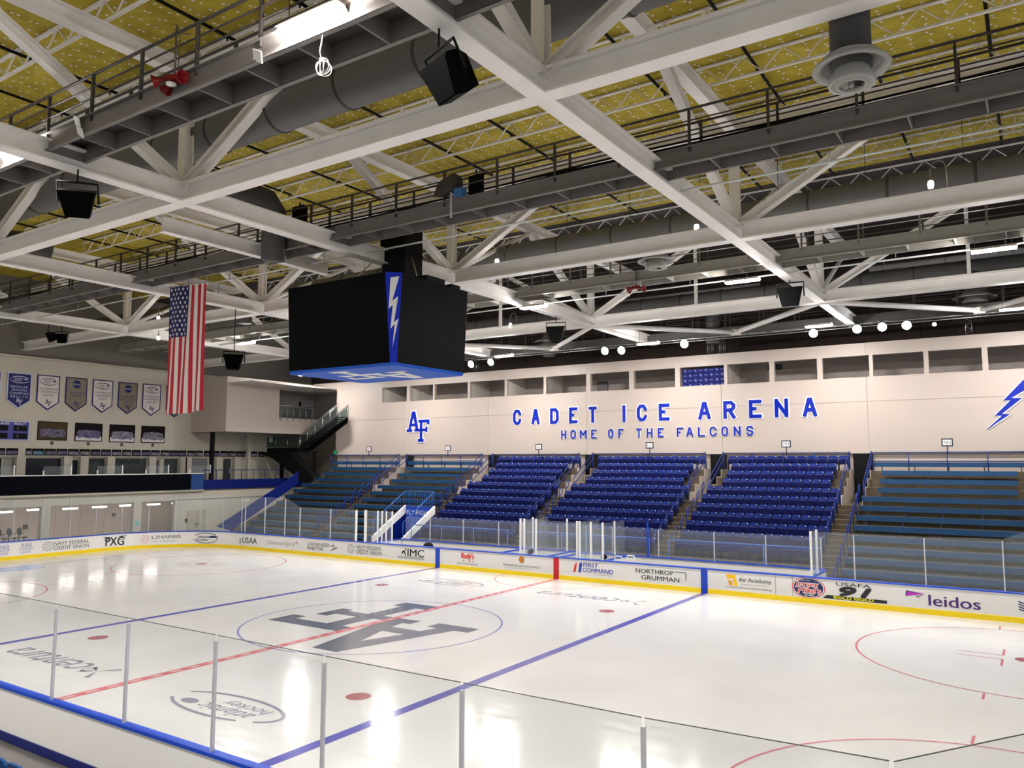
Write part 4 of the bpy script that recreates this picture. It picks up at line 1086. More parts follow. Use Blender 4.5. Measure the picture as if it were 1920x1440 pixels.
# ---- catwalks
def catwalk(y0, y1, zb, x0, x1, label, mt, mr, light=True, spacing=1.5, cable=True):
    t = thing('catwalk', label, 'catwalk')
    mb = MB(); mb.sect((x0, y0, zb + .22), (x1, y0, zb + .22), [(-.0, -.22), (.12, -.22), (.12, -.2), (.02, -.2), (.02, .2), (.12, .2), (.12, .22), (0, .22)]); mb.box(x0, x1, y0 - .10, y0 + .0, zb - .01, zb + .01); mb.build('channel_beam', mt, t)
    mb = MB(); mb.box(x0, x1, y1 - .02, y1, zb, zb + .44); mb.box(x0, x1, y1 - .02, y1 + .08, zb - .01, zb + .01); mb.build('channel_beam', mt, t)
    mb = MB(); mb.box(x0, x1, y0, y1, zb + .40, zb + .43); mb.build('deck_plate', DARK_STEEL, t)
    mb = MB(); mb.add([(0, y0, zb), (0, y1, zb), (0, y1, zb + .4), (0, y0, zb + .4), (.04, y0, zb), (.04, y1, zb), (.04, y1, zb + .4), (.04, y0, zb + .4)], [(0, 1, 2, 3), (4, 5, 6, 7), (0, 1, 5, 4), (2, 3, 7, 6), (0, 3, 7, 4), (1, 2, 6, 5)])
    RIB = mb.mesh('cross_rib', mt); n = int((x1 - x0) / spacing)
    for i in range(n + 1): put('cross_rib', RIB, t, (x0 + i * spacing, 0, 0))
    mb = MB(); mb.box(-.03, .03, -.035, .035, 0, 1.15); POST = mb.mesh('rail_post', mr); k = int((x1 - x0) / 2.0)
    for yy in (y0 - .04, y1 + .04):
        for i in range(k + 1): put('rail_post', POST, t, (x0 + i * 2.0, yy, zb + .3))
        for h, r in ((1.43, .035), (1.12, .022), (.85, .022)):
            mb = MB(); mb.rod((x0, yy, zb + h), (x1, yy, zb + h), r, 8); mb.build('hand_rail', mr, t)
    if cable:
        mb = MB(); rr = random.Random(int(y0 * 10) + 500)
        for c in range(4):
            pts = []
            ph = rr.uniform(0, 6)
            for i in range(40):
                xx = x0 + (x1 - x0) * i / 39
                pts.append((xx, y0 + .12 + .05 * c, zb + .5 + .07 * c + .03 * math.sin(i * .9 + ph)))
            mb.tube(pts, .03, 5)
        mb.build('cable_bundle', BLACK, t)
    return t
CW1 = catwalk(-11.9, -11.05, 13.35, -30, 32, 'grey catwalk carrying the red horn cluster and two strip lights', GREY_STEEL, DARK_STEEL)
CW2 = catwalk(-2.45, -1.65, 13.35, -33, 34, 'long grey catwalk with black cable bundle passing above the scoreboard', GREY_STEEL, DARK_STEEL)
CW3 = catwalk(9.1, 10.0, 13.35, -33, 34, 'pale grey catwalk with strip lights beyond the scoreboard', mat('pale_grey_steel', (150, 147, 138), .5), mat('mid_grey_steel', (120, 117, 110), .5), cable=False)
CW4 = catwalk(24.2, 25.0, 13.2, -31, 34, 'dark service catwalk just in front of the press box roof', mat('dark_grey_steel', (84, 82, 78), .5), DARK_STEEL, cable=False)
# hanging conduits below catwalk 2
for y, z, lb in ((-.6, 13.35, 'thin white conduit hung under the long catwalk above the scoreboard'), (10.6, 13.25, 'thin white conduit hung under the pale catwalk')):
    t = thing('conduit', lb, 'conduit')
    mb = MB(); mb.rod((-30, y, z), (34, y, z), .035, 8); mb.build('tube', mat('conduit_white', (210, 216, 214), .4), t)
    for i in range(16):
        mb = MB(); mb.rod((-28 + i * 4, y, z), (-28 + i * 4, y, z + .6), .012, 6); mb.build('hanger', CHROME, t)

# ---- ducts
def duct(x0, x1, y, z, r, label, mt, drops=(), seam=2.6):
    t = thing('spiral_duct', label, 'duct')
    mb = MB(); mb.rod((x0, y, z), (x1, y, z), r, 28); mb.build('trunk', mt, t)
    mb = MB(); mb.lathe([(r, 0), (r + .03, .01), (r + .03, .07), (r, .08)], (0, 0, 0), V((1, 0, 0)), 28); SEAM = mb.mesh('seam_ring', DUCT_DARK)
    x = x0 + .8
    while x < x1: put('seam_ring', SEAM, t, (x, y, z)); x += seam
    mb = MB()
    for dx, zb, dr in drops:
        mb = MB(); mb.rod((dx, y, z - r * .3), (dx, y, zb), dr, 24); mb.build('drop', DUCT_DARK if mt is DUCT else mt, t)
    x = x0 + 1.5
    while x < x1:
        mb = MB(); mb.rod((x, y, z + r), (x, y, ZDECK - .1), .012, 5); mb.build('hanger', DARK_STEEL, t); x += 3.0
    return t
duct(-34, 34, -7.5, 15.25, .55, 'large grey spiral duct above the truss in front of the scoreboard', DUCT, [(17.75, 12.35, .33), (-13.6, 12.2, .36)])
duct(-34, 34, 7.9, 14.95, .55, 'large grey spiral duct above the truss behind the scoreboard', DUCT, [(7.6, 13.8, .42), (-18, 13.7, .42)])
DUCT_P = mat('duct_pale', (92, 90, 87), .6, var=.05)
duct(-30, 38, 25.0, 15.6, .5, 'dim grey duct over the press boxes', DUCT_P, [(onY(1335, 540, 25)[0], 12.9, .42), (onY(1828, 500, 25)[0], 13.2, .48), (onY(1030, 560, 25)[0], 12.9, .42)])
t = thing('duct_branch', 'short dark branch duct dropping behind the truss near the scoreboard', 'duct')
q = onY(515, 380, -2.9)
mb = MB(); mb.tube([(q.x - .6, -7.2, 15.2), (q.x - .1, -4.4, 15.1), (q.x, -3.2, 15.0), (q.x, -2.9, 14.7), (q.x, -2.9, 12.9)], .42, 18); mb.build('branch', DUCT_DARK, t)
t = thing('duct_elbow', 'dark end piece of duct above the near truss at the balcony side', 'duct')
q = onY(40, 450, -5.5)
mb = MB(); mb.rod((q.x - 1.2, -6.8, q.z), (q.x + .6, -4.6, q.z - .2), .5, 20); mb.build('elbow', DUCT_DARK, t)
t = thing('hoist_housing', 'tall black box above the scoreboard', 'housing')
q = onY(745, 455, .4)
mb = MB(); mb.box(q.x - .55, q.x + .55, .2, 1.2, 12.6, 14.6); mb.box(q.x - .62, q.x - .55, .15, 1.25, 13.2, 14.6); mb.build('housing', BLACK, t)
DIFG = mat('diffuser_grey', (158, 157, 152), .5)
def diffuser(x, y, z, label, sc=1.0):
    t = thing('air_diffuser', label, 'diffuser', (x, y, z))
    mb = MB(); mb.lathe([(.52 * sc, .62), (.55 * sc, .42), (.97 * sc, .36), (1.02 * sc, .32), (.98 * sc, .28), (.76 * sc, .34), (.74 * sc, .5), (.5 * sc, .55)], n=36); mb.build('outer_cone', DIFG, t)
    mb = MB(); mb.lathe([(.34 * sc, .40), (.55 * sc, .18), (.62 * sc, .06), (.60 * sc, .02), (.50 * sc, .02), (.46 * sc, .06), (.40 * sc, .0), (.34 * sc, .0), (.34 * sc, .10)], n=36); mb.build('inner_ring', DIFG, t)
    mb = MB(); mb.lathe([(0, -.02), (.06 * sc, 0), (.07 * sc, .1), (0, .12)], n=16); mb.build('hub', DIFG, t)
    mb = MB(); mb.lathe([(0, .2), (.36 * sc, .2)], n=24); mb.lathe([(.3 * sc, .46), (.75 * sc, .44)], n=28); mb.build('throat_shade', BLACK, t)  # black discs painted in for the shade between the rings
    for k in range(8):
        a = k * math.pi / 4; c, s = math.cos(a), math.sin(a)
        mb = MB(); mb.add([(c * .06, s * .06, .02), (c * .34 * sc, s * .34 * sc, .02), (c * .34 * sc - s * .1, s * .34 * sc + c * .1, .1), (c * .06 - s * .03, s * .06 + c * .03, .08)], [(0, 1, 2, 3)]); mb.build('vane', DIFG, t)
    return t
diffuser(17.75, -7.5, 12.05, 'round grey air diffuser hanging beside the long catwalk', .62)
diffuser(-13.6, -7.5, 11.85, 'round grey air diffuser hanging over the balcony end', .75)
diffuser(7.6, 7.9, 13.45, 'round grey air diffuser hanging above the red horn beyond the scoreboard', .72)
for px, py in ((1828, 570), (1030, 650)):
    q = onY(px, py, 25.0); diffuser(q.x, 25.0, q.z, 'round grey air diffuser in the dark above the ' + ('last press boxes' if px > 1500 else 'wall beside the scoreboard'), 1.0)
# white horizontal pipes in front of the bulkhead
for p0, p1, lb in (((1630, 506), (1920, 473), 'white insulated pipe in front of the brown bulkhead at the far duct drop'), ((1160, 568), (1425, 534), 'white insulated pipe in front of the brown bulkhead above the strip light')):
    a, b = onY(*p0, 27.5), onY(*p1, 27.5); mb = MB(); mb.rod((a.x, 27.5, a.z), (b.x, 27.5, a.z), .2, 14); mb.rod((a.x + .8, 27.5, a.z), (a.x + .8, 27.5, ZDECK - .01), .02, 6); mb.rod((b.x - .8, 27.5, a.z), (b.x - .8, 27.5, ZDECK - .01), .02, 6); o = mb.build('insulated_pipe', WHITE_STEEL); tag(o, lb, 'pipe')

# ================================================================== LIGHTS
def emis(name, col, s):
    mt = bpy.data.materials.new(name); mt.use_nodes = True; nt = mt.node_tree; nt.nodes.remove(nt.nodes['Principled BSDF'])
    e = nt.nodes.new('ShaderNodeEmission'); e.inputs[0].default_value = (*col, 1); e.inputs[1].default_value = s
    nt.links.new(e.outputs[0], nt.nodes['Material Output'].inputs[0]); return mt
E_STRIP = emis('strip_glow', (1, .955, .925), STRIP_POWER); E_FLOOD = emis('flood_glow', (1, .98, .88), FLOOD_POWER); E_BULB = emis('bulb_glow', (1, .93, .82), 25); E_COOL = emis('cool_glow', (.85, .93, 1), 45)
LHOUS = mat('lamp_housing', (214, 200, 188), .4)
def strip(x, y, z, label, L_=1.3, tiltdeg=0, hang=.5):
    t = thing('strip_light', label, 'light', (x, y, z), 0, 'strip lights along the catwalks')
    mb = MB(); mb.sect((-L_ / 2, 0, .05), (L_ / 2, 0, .05), [(-.20, -.02), (-.12, .08), (.12, .08), (.20, -.02), (.18, -.02), (.11, .06), (-.11, .06), (-.18, -.02)]); mb.build('reflector', LHOUS, t)
    mb = MB(); mb.box(-L_ / 2 + .02, L_ / 2 - .02, -.15, .15, -.01, .02); mb.build('glowing_lens', E_STRIP, t)
    for a in (-.4, .4):
        mb = MB(); mb.rod((a * L_, 0, .1), (a * L_, 0, .1 + hang), .01, 5); mb.build('hanger', DARK_STEEL, t)
ordl = names + ['sixteenth']
for i, x in enumerate([9.63 + 10.82 * k for k in (-3, -2, -1, 0, 1)]): strip(x, -12.15, 13.55, 'bright strip light on the catwalk with the red horn cluster, ' + ordl[i] + ' from the balcony wall', 1.45)  # leftmost one lies out of view, added to brighten the left ice
for i, x in enumerate([-19.9, -9.6, .76, 10.56, 19.14]): strip(x, 9.55, 12.88, 'bright strip light under the pale catwalk, ' + ordl[i] + ' from the balcony wall', 1.35, hang=.78)
for i, (x, zz) in enumerate([(-18.6, 12.65)] + [(onY(a_, b_, 21.0).x, onY(a_, b_, 21.0).z) for a_, b_ in ((945, 668), (1215, 645), (1535, 612), (1905, 580))]): strip(x, 21.0, zz, 'bright strip light in front of the press boxes, ' + ordl[i] + ' from the balcony wall', 1.3, hang=ZDECK - .11 - zz)
for i, x in enumerate([-30, -20, -9.5, 1, 11.5, 22]): strip(x, -21.5, 13.4, 'unseen strip light above the near stand, ' + ordl[i] + ' from the balcony wall', 1.45)  # row out of view, extended to brighten the left ice
q = onY(572, 704, 22.0); strip(q.x, 22.0, q.z, 'bright strip light above the corner stair landing', 1.2, hang=ZDECK - .11 - q.z)
# flood lights on top of the press box
def flood(px, py, label, mt=E_FLOOD, r=.26):
    q = onY(px, py, 23.6); t = thing('flood_light', label, 'light', (q.x, 23.6, q.z), 0, 'flood lights above the press boxes')
    ax = V((0, -1, -.35)).normalized()
    mb = MB(); mb.lathe([(0, -.3), (r * .6, -.28), (r, 0), (r * 1.05, .02), (r * .95, .02)], (0, 0, 0), ax, 20); mb.build('housing', BLACK, t)
    mb = MB(); mb.lathe([(0, .03), (r * .92, .0)], (0, 0, 0), ax, 20); mb.build('glowing_lens', mt, t)
    mb = MB(); mb.tube([(-r, 0, 0), (-r, .0, r * 1.1), (0, .0, r * 1.25), (r, .0, r * 1.1), (r, 0, 0)], .02, 6); mb.rod((0, .0, r * 1.2), (0, .0, max(r * 1.3, 13.06 - q.z)), .02, 6); mb.build('yoke', BLACK, t)
for px, py, lb in ((1134, 658, 'warm flood light left of a pair above the letters of ICE'), (1165, 657, 'warm flood light right of a pair beside a white roof beam'), (1283, 645, 'large warm flood light beside the silver lattice legs'), (883, 683, 'warm flood light at the edge of the scoreboard'), (920, 679, 'warm flood light beside a grey roof beam right of the scoreboard')):
    flood(px, py, lb)
for px, py, lb in ((1607, 617, 'cool flood light at the end of the white roof truss'), (1700, 610, 'brightest cool flood light above the thirteenth pillar'), (1654, 613, 'small cool flood light between two brighter ones'), (1525, 625, 'slanted cool work light beside a strip light'), (1752, 608, 'tiny cool lamp on the rail above the press boxes')):
    flood(px, py, lb, E_COOL, .24 if px not in (1752,) else .1)
# silver lattice legs
for px, py in ((1332, 648), (1354, 646), (1816, 610), (893, 690)):
    q = onY(px, py, 26.25); t = thing('lattice_leg', {1332: 'first silver lattice leg of a pair above the backdrop banner', 1354: 'second silver lattice leg of a pair above the backdrop banner', 1816: 'single silver lattice leg above the fourteenth pillar', 893: 'silver lattice leg beside the scoreboard edge'}[px], 'lattice', (q.x, 26.25, ZT - .08))
    mb = MB()
    for a in (-.14, .14):
        for b in (-.14, .14): mb.rod((a, b, 0), (a, b, 1.3), .02, 6)
    for k in range(6):
        s = 1 if k % 2 else -1
        for b in (-.14, .14): mb.rod((-.14 * s, b, k * .21), (.14 * s, b, k * .21 + .21), .01, 5); mb.rod((b, -.14 * s, k * .21), (b, .14 * s, k * .21 + .21), .01, 5)
    mb.build('lattice', CHROME, t)
    mb = MB(); mb.box(-.22, .22, -.22, .22, -.03, 0); mb.build('foot_plate', CHROME, t)
# horizontal lighting pipe
mb = MB(); mb.rod((-26, 23.6, 13.05), (34, 23.6, 13.05), .04, 8); mb.rod((-26, 23.6, 12.9), (34, 23.6, 12.9), .03, 8); o = mb.build('lighting_pipe', CHROME); tag(o, 'pair of thin pipes carrying lamps along the press box roof', 'pipe')
for i in range(14):
    q = onY(1360 + i * 22 + (8 if i % 3 else 0), 634 - i * 3.2, 24.2); q.z = 13.16; q.y = 24.2; mb = MB(); mb.box(-.28, .28, -.06, .06, -.05, .05); mb.box(-.26, .26, -.062, -.055, -.045, .045)
    o = mb.build('exit_lamp', WHITE, None); o.location = q; tag(o, 'small white rectangular lamp on the dark service catwalk', 'lamp', 'small lamps on the service catwalk')
# jar lamps on goosenecks
for px, py, Yp, lb in ((1745, 345, 4.3, 'glowing jar lamp on a gooseneck above the truss by the large duct'), (932, 490, 4.3, 'glowing jar lamp on a gooseneck beside the truss right of the scoreboard'), (1306, 426, 4.3, 'glowing jar lamp by the vertical duct drop'), (957, 609, 16.7, 'glowing jar lamp in the dark above the wall'), (297, 596, 4.3, 'glowing jar lamp left of the flag at its stars'), (297, 633, 4.3, 'glowing jar lamp left of the flag below its stars')):
    q = onY(px, py, Yp); t = thing('jar_lamp', lb, 'lamp', q, 0, 'jar lamps on goosenecks')
    s = .9
    mb = MB(); mb.lathe([(0, -.14), (.07, -.12), (.085, 0), (.07, .08), (0, .09)], n=14); mb.build('glowing_jar', E_BULB, t)
    mb = MB(); mb.lathe([(.05, .08), (.06, .1), (.05, .2), (0, .21)], n=12); mb.build('lamp_cap', GREY_STEEL, t)
    if q.z < ZC - .1:
        mb = MB(); mb.rod((0, 0, .2), (0, 0, ZC + .02 - q.z), .015, 6); mb.build('stem', GREY_STEEL, t); continue
    mb = MB(); mb.tube([(0, 0, .2), (0, 0, .45), (.08, 0, .62), (.22, 0, .68), (.36, 0, .6), (.42, 0, .42), (.44, 0, min(.3, ZC + CH - q.z - .01))], .018, 6); mb.build('gooseneck', GREY_STEEL, t)

# ================================================================== SCOREBOARD
t = thing('scoreboard', 'large black four sided scoreboard with blue bolt corner hanging over centre ice', 'scoreboard', (-.15, .1, 9.0))
def ring8(hx, hy, ch): return [(-hx + ch, -hy), (hx - ch, -hy), (hx, -hy + ch), (hx, hy - ch), (hx - ch, hy), (-hx + ch, hy), (-hx, hy - ch), (-hx, -hy + ch)]
lo, hi = ring8(2.62, 2.0, .16), ring8(2.78, 2.22, .40)
SCR = mat('screen_black', (3, 3, 4), .6, spec=.08)
SBL = mat('scoreboard_blue', (0, 40, 190), .45, spec=.3)
H = 3.02
for k in range(8):
    a, b = lo[k], lo[(k + 1) % 8]; c, d = hi[(k + 1) % 8], hi[k]
    nrm = V(((b[1] - a[1]), -(b[0] - a[0]), 0)).normalized()
    p4 = [V((*a, 0)), V((*b, 0)), V((*c, H)), V((*d, H))]
    mb = MB(); mb.add(p4 + [q - nrm * .08 for q in p4], [(0, 1, 2, 3), (7, 6, 5, 4), (0, 4, 5, 1), (1, 5, 6, 2), (2, 6, 7, 3), (3, 7, 4, 0)])
    if k % 2 == 0: mb.build('screen', SCR, t)
    else:
        cp = mb.build('corner_panel', SBL, t)
        def fn(u, v, dd, p4=p4, nrm=nrm):
            lo_ = p4[0].lerp(p4[1], u); hi_ = p4[3].lerp(p4[2], u); return lo_.lerp(hi_, v) + nrm * (.004 + dd)
        tl, tr, bl, br = 1018, 1235, 1075, 1160
        B = [(1085, 530), (1195, 520), (1105, 720), (1180, 680), (1125, 895), (1183, 858), (1103, 1098), (1135, 905), (1082, 945), (1110, 752), (1060, 785)]
        uv = []
        for x, y in B:
            v = (1214 - y) / (1214 - 487); x0 = bl + (tl - bl) * v; x1 = br + (tr - br) * v; uv.append(((x - x0) / (x1 - x0), v))
        mb = MB(); mb.poly(uv, fn, .01); mb.build('bolt_emblem', WHITE, cp)
mb = MB(); mb.add([(x, y, H) for x, y in hi], [tuple(range(8))]); mb.build('top_cover', BLACK, t)
mb = MB(); mb.add([(x, y, .0) for x, y in lo] + [(x * .985, y * .985, -.1) for x, y in lo], [tuple(range(8, 16))] + [(i, (i + 1) % 8, 8 + (i + 1) % 8, 8 + i) for i in range(8)]); un = mb.build('underside', mat('underside_blue', (16, 84, 190), .45, spec=.3), t)
mb = MB(); put_af(mb, lambda u, v, d: V((1.75 - 3.5 * u, -1.6 + 3.2 * v, -.106)), 0, 1, 0, 1, depth=0); mb.build('underside_emblem', WHITE, un)
for x, y in ((-2, 0), (2, 0), (0, 1.5), (0, -1.5)):
    mb = MB(); mb.rod((x, y, H), (x * .8, y * .2, H + 1.1), .02, 6); mb.build('suspension_cable', CHROME, t)
mb = MB(); mb.box(2.2, 2.75, -.5, .5, H, H + .2); mb.box(2.3, 2.75, .9, 1.4, H, H + .14); mb.build('roof_box', BLACK, t)

SPK = mat('speaker_black', (3, 3, 3), .8, spec=.06)
# ================================================================== LOUDSPEAKERS
def speaker(px, py, LXX, label, s=1.0, rz=0, tilt=.35):
    q = onX(px, py, LXX); t = thing('loudspeaker', label, 'loudspeaker', q, rz)
    # trapezoid cabinet: front wider, side cut
    f = .52 * s; b = .26 * s; hh = .40 * s
    ca, sa = math.cos(tilt), math.sin(tilt)
    def R(x, y, z): return (x, y * ca - z * sa, y * sa + z * ca)
    vs = [R(-f * .62, -.30 * s, -hh), R(f * .62, -.30 * s, -hh), R(f, -.30 * s, hh), R(-f, -.30 * s, hh), R(-b, .42 * s, -hh * .8), R(b, .42 * s, -hh * .8), R(b, .42 * s, hh * .8), R(-b, .42 * s, hh * .8),
          R(-f * .62, .02 * s, -hh), R(f * .62, .02 * s, -hh), R(f, .02 * s, hh), R(-f, .02 * s, hh)]
    mb = MB(); mb.add(vs, [(0, 1, 9, 8), (8, 9, 5, 4), (3, 2, 10, 11), (11, 10, 6, 7), (4, 5, 6, 7), (0, 8, 11, 3), (8, 4, 7, 11), (1, 9, 10, 2), (9, 5, 6, 10), (0, 1, 2, 3)]); mb.build('cabinet', SPK, t)
    mb = MB(); mb.add([R(-f * .58, -.31 * s, -hh * .93), R(f * .58, -.31 * s, -hh * .93), R(f * .94, -.31 * s, hh * .93), R(-f * .94, -.31 * s, hh * .93)], [(0, 1, 2, 3)]); mb.build('grille', mat('speaker_grille', (4, 4, 4), .85, spec=.05), t)
    mb = MB(); mb.tube([R(-f * 1.06, 0, 0), R(-f * 1.06, 0, hh * 1.5), R(f * 1.06, 0, hh * 1.5), R(f * 1.06, 0, 0)], .035 * s, 5); mb.rod(R(0, 0, hh * 1.5), (0, R(0, 0, hh * 1.5)[1], max(hh * 1.6, ZC + .02 - q.z)), .02, 6); mb.build('yoke', BLACK, t)
speaker(845, 147, 12, 'large black loudspeaker hanging beside the truss node at the blue line', .84, -.35, .5)
speaker(147, 380, 0, 'large black loudspeaker hanging beside the truss node at the near left', .84, .9, .5)
speaker(1043, 625, 0, 'black loudspeaker hanging at the truss node right of the scoreboard', .9, .3, .15)
speaker(1482, 557, 12, 'black loudspeaker hanging at the truss node above the letters of ARENA', .95, .1, .1)
speaker(95, 632, -24, 'small black loudspeaker left of a pair below the truss at the balcony end', .6, -.5)
speaker(117, 634, -24, 'small black loudspeaker right of a pair below the truss at the balcony end', .6, .7)
speaker(438, 680, -12, 'black loudspeaker between the flag and the scoreboard', .9, .8, -.1)
# ================================================================== HORN CLUSTERS
def horns(px, py, Y, label, s=1.0):
    q = onY(px, py, Y); t = thing('horn_cluster', label, 'siren', q, .3); rm = mat('horn_red', (112, 4, 8), .4, spec=.3)
    mb = MB(); mb.box(-.26 * s, .26 * s, -.16 * s, .16 * s, -.06 * s, .10 * s); mb.build('body', rm, t)
    for k, (a, b) in enumerate(((-.30, -.18), (-.30, .18), (.30, -.18), (.30, .18))):
        ax = V((a * 2, b * 1.6, -.22)).normalized()
        mb = MB(); mb.lathe([(.04 * s, 0), (.06 * s, .10 * s), (.10 * s, .2 * s), (.19 * s, .34 * s), (.2 * s, .35 * s), (.17 * s, .34 * s), (.05 * s, .14 * s), (0, .12 * s)], (a * .7 * s, b * .7 * s, 0), ax, 18); mb.build('horn', rm, t)
    mb = MB(); mb.lathe([(0, -.2 * s), (.14 * s, -.17 * s), (.15 * s, -.12 * s), (.04 * s, -.08 * s), (0, -.06 * s)], (-.06 * s, -.05 * s, 0), n=18); mb.build('strobe', WHITE, t)
    mb = MB(); mb.rod((0, 0, .1 * s), (0, 0, 1.2), .03 * s, 8); mb.tube([(.12 * s, 0, .1 * s), (.12 * s, 0, 1.4 * s), (.5 * s, .0, 1.3 * s)], .015 * s, 6); mb.build('mounting_pipe', DARK_STEEL, t)
horns(327, 150, -12.08, 'red horn cluster with white strobe hanging at the near catwalk', .72)
horns(1193, 540, 9.0, 'red horn cluster hanging below the pale catwalk', .68)
# cable coil, white cards
q = onY(603, 110, -12.0); t = thing('cable_coil', 'coil of white cable hanging below the bright strip light', 'cable', q)
mb = MB()
for k in range(5):
    r = .13 + .012 * (k % 3); tw = .5 * (k - 2)
    mb.tube([(r * math.sin(a * .4488) * math.cos(tw) + .015 * k, r * math.sin(a * .4488) * math.sin(tw), -.12 - r * math.cos(a * .4488) - .02 * k) for a in range(15)], .006, 5)
mb.tube([(0, 0, -.05), (-.05, 0, .15), (0, .02, .5)], .008, 5); mb.build('coil', WHITE, t)
for px, py, lb in ((483, 105, 'small white card clipped to the catwalk beside the horn cluster'), (150, 247, 'small white card clipped to the catwalk beside the left strip light'), (145, 228, 'small upright white card on the catwalk beside the left strip light')):
    q = onY(px, py, -12.05); mb = MB(); mb.box(-.14, .14, -.01, .01, -.11, .11); o = mb.build('white_card', WHITE); o.location = q; o.rotation_euler = (.5, .5, 0); tag(o, lb, 'card')
# spotlight head with blue clamp on the long catwalk
q = onY(845, 352, -2.6); t = thing('stage_light', 'dark stage light with blue clamp on the long catwalk above the scoreboard', 'light', q)
mb = MB(); mb.add([(-.45, -.3, -.3), (.25, -.3, -.1), (.3, -.25, .35), (-.3, -.25, .15), (-.35, .2, -.2), (.25, .2, -.05), (.28, .2, .35), (-.25, .2, .2)], [(0, 1, 2, 3), (7, 6, 5, 4), (0, 4, 5, 1), (1, 5, 6, 2), (2, 6, 7, 3), (3, 7, 4, 0)]); mb.build('hood', DARK_STEEL, t)
mb = MB(); mb.box(.2, .5, -.1, .15, -.35, -.1); mb.build('clamp', mat('clamp_blue', (60, 110, 170), .4), t)
mb = MB(); mb.bar((.1, -.1, -.2), (.1, -.1, -1.0), .05, .05); mb.build('arm', ALU, t)
q = onY(893, 345, -2.0); mb = MB(); mb.box(-.28, .28, -.03, .03, -.3, .3); mb.rod((0, 0, .3), (0, 0, .45), .03); o = mb.build('flat_panel', BLACK); o.location = q; tag(o, 'flat black panel on the long catwalk beside the stage light', 'panel')
q = onY(562, 405, -2.2); mb = MB(); mb.box(-.3, .3, -.1, .1, -.45, .35); mb.rod((0, 0, .35), (0, 0, .5), .03); o = mb.build('control_box', BLACK); o.location = q; tag(o, 'dark control box on the long catwalk beside the branch duct', 'box')

# ================================================================== FLAG
FR = mat('flag_red', (196, 30, 52), .7); FW = mat('flag_white', (236, 228, 220), .7); FB = mat('flag_blue', (16, 24, 92), .7)
tl, tr, bl_, br_ = onY(319, 540, -1.55), onY(388, 531, -1.55), onY(308, 779, -1.55), onY(379, 770, -1.55)
t = thing('national_flag', 'large stars and stripes flag hanging vertically from the catwalk', 'flag', (0, 0, 0))
def cloth(u, v, off=0):
    a = tl.lerp(tr, u); b = bl_.lerp(br_, u); p = a.lerp(b, v)
    return V((p.x, p.y + (.02 + .04 * v) * math.sin(u * 17 + v * 2.5) + .04 * math.sin(u * 7 + 2 * v) * v - off, p.z + .03 * math.sin(u * 9) * v))
nu, nv = 52, 40
uc, vc = 7 / 13, .40
for s_ in range(13):
    mb = MB()
    for i in range(nu):
        if 12 - int(i * 13 / nu) != s_: continue
        for j in range(nv):
            if (i + .5) / nu < uc and (j + .5) / nv < vc: continue
            mb.add([cloth(a / nu, b / nv) for a, b in ((i, j), (i + 1, j), (i + 1, j + 1), (i, j + 1))], [(0, 1, 2, 3)], 0, True)
    mb.build('red_stripe' if s_ % 2 == 0 else 'white_stripe', FR if s_ % 2 == 0 else FW, t, fix=False)
mb = MB()
for i in range(28):
    for j in range(16): mb.add([cloth(a / nu, b / nv) for a, b in ((i, j), (i + 1, j), (i + 1, j + 1), (i, j + 1))], [(0, 1, 2, 3)], 0, True)
mb.build('canton', FB, t, fix=False)
mb = MB()
for r in range(11):
    n = 5 if r % 2 == 0 else 4
    for c in range(n):
        u = uc * ((c + .5) / 5 if n == 5 else (c + 1) / 5); v = vc * (r + .6) / 11.2
        pts = []
        for k in range(10):
            rr = (.048 if k % 2 == 0 else .02); a = math.pi / 2 + k * math.pi / 5
            pts.append(cloth(u + rr * math.cos(a) * .75, v - rr * math.sin(a) * .36, .02))
        mb.add(pts, [tuple(range(10))])
o = mb.build('stars', FW, t, fix=False); o['kind'] = 'stuff'
mb = MB(); mb.rod(tl + V((-.1, 0, .03)), tr + V((.1, 0, .03)), .025, 8); mb.build('hanging_bar', CHROME, t)
for q_ in (tl, tr):
    mb = MB(); mb.rod(q_ + V((0, 0, .03)), (q_.x, q_.y - .05, 13.6), .01, 5); mb.build('hanging_cord', CHROME, t)

a, b = onY(1862, 487, 29.0), onY(1935, 520, 29.0)
mb = MB(); mb.box(a.x, b.x, 28.9, 29.43, b.z, a.z); mb.box(a.x - .06, b.x + .06, 28.85, 29.43, a.z, a.z + .1); o = mb.build('equipment_cabinet', mat('cabinet_beige', (120, 108, 84), .7)); tag(o, 'beige cabinet on the brown bulkhead beside the far duct drop', 'cabinet')
# ================================================================== BALCONY END (left)
XE = -36.0; XF = -33.0; XM = -31.6
def eY(px, py): return onX(px, py, XE).y
def eZ(px, py): return onX(px, py, XE).z
mb = MB(); zo = eZ(150, 856); zp = eZ(150, 841)
YM = 17.0
mb.box(XE - .3, XE, -34, 30, zo, 12.6)
we = struct(mb.build('wall_left', WALL_END), 'tall beige end wall with banners above the balcony', 'wall')
mb = MB(); mb.box(XE - .4, XE - .1, -34, 30, 12.6, ZDECK); struct(mb.build('wall_left_upper', mat('upper_wall_grey', (120, 116, 108), .8)), 'dim grey upper end wall under the roof', 'wall')
mb = MB(); mb.box(XE - .12, XE + .25, -34, 30, 12.55, 12.68); struct(mb.build('trim_1', WALL_END), 'ledge on top of the banner wall', 'trim')
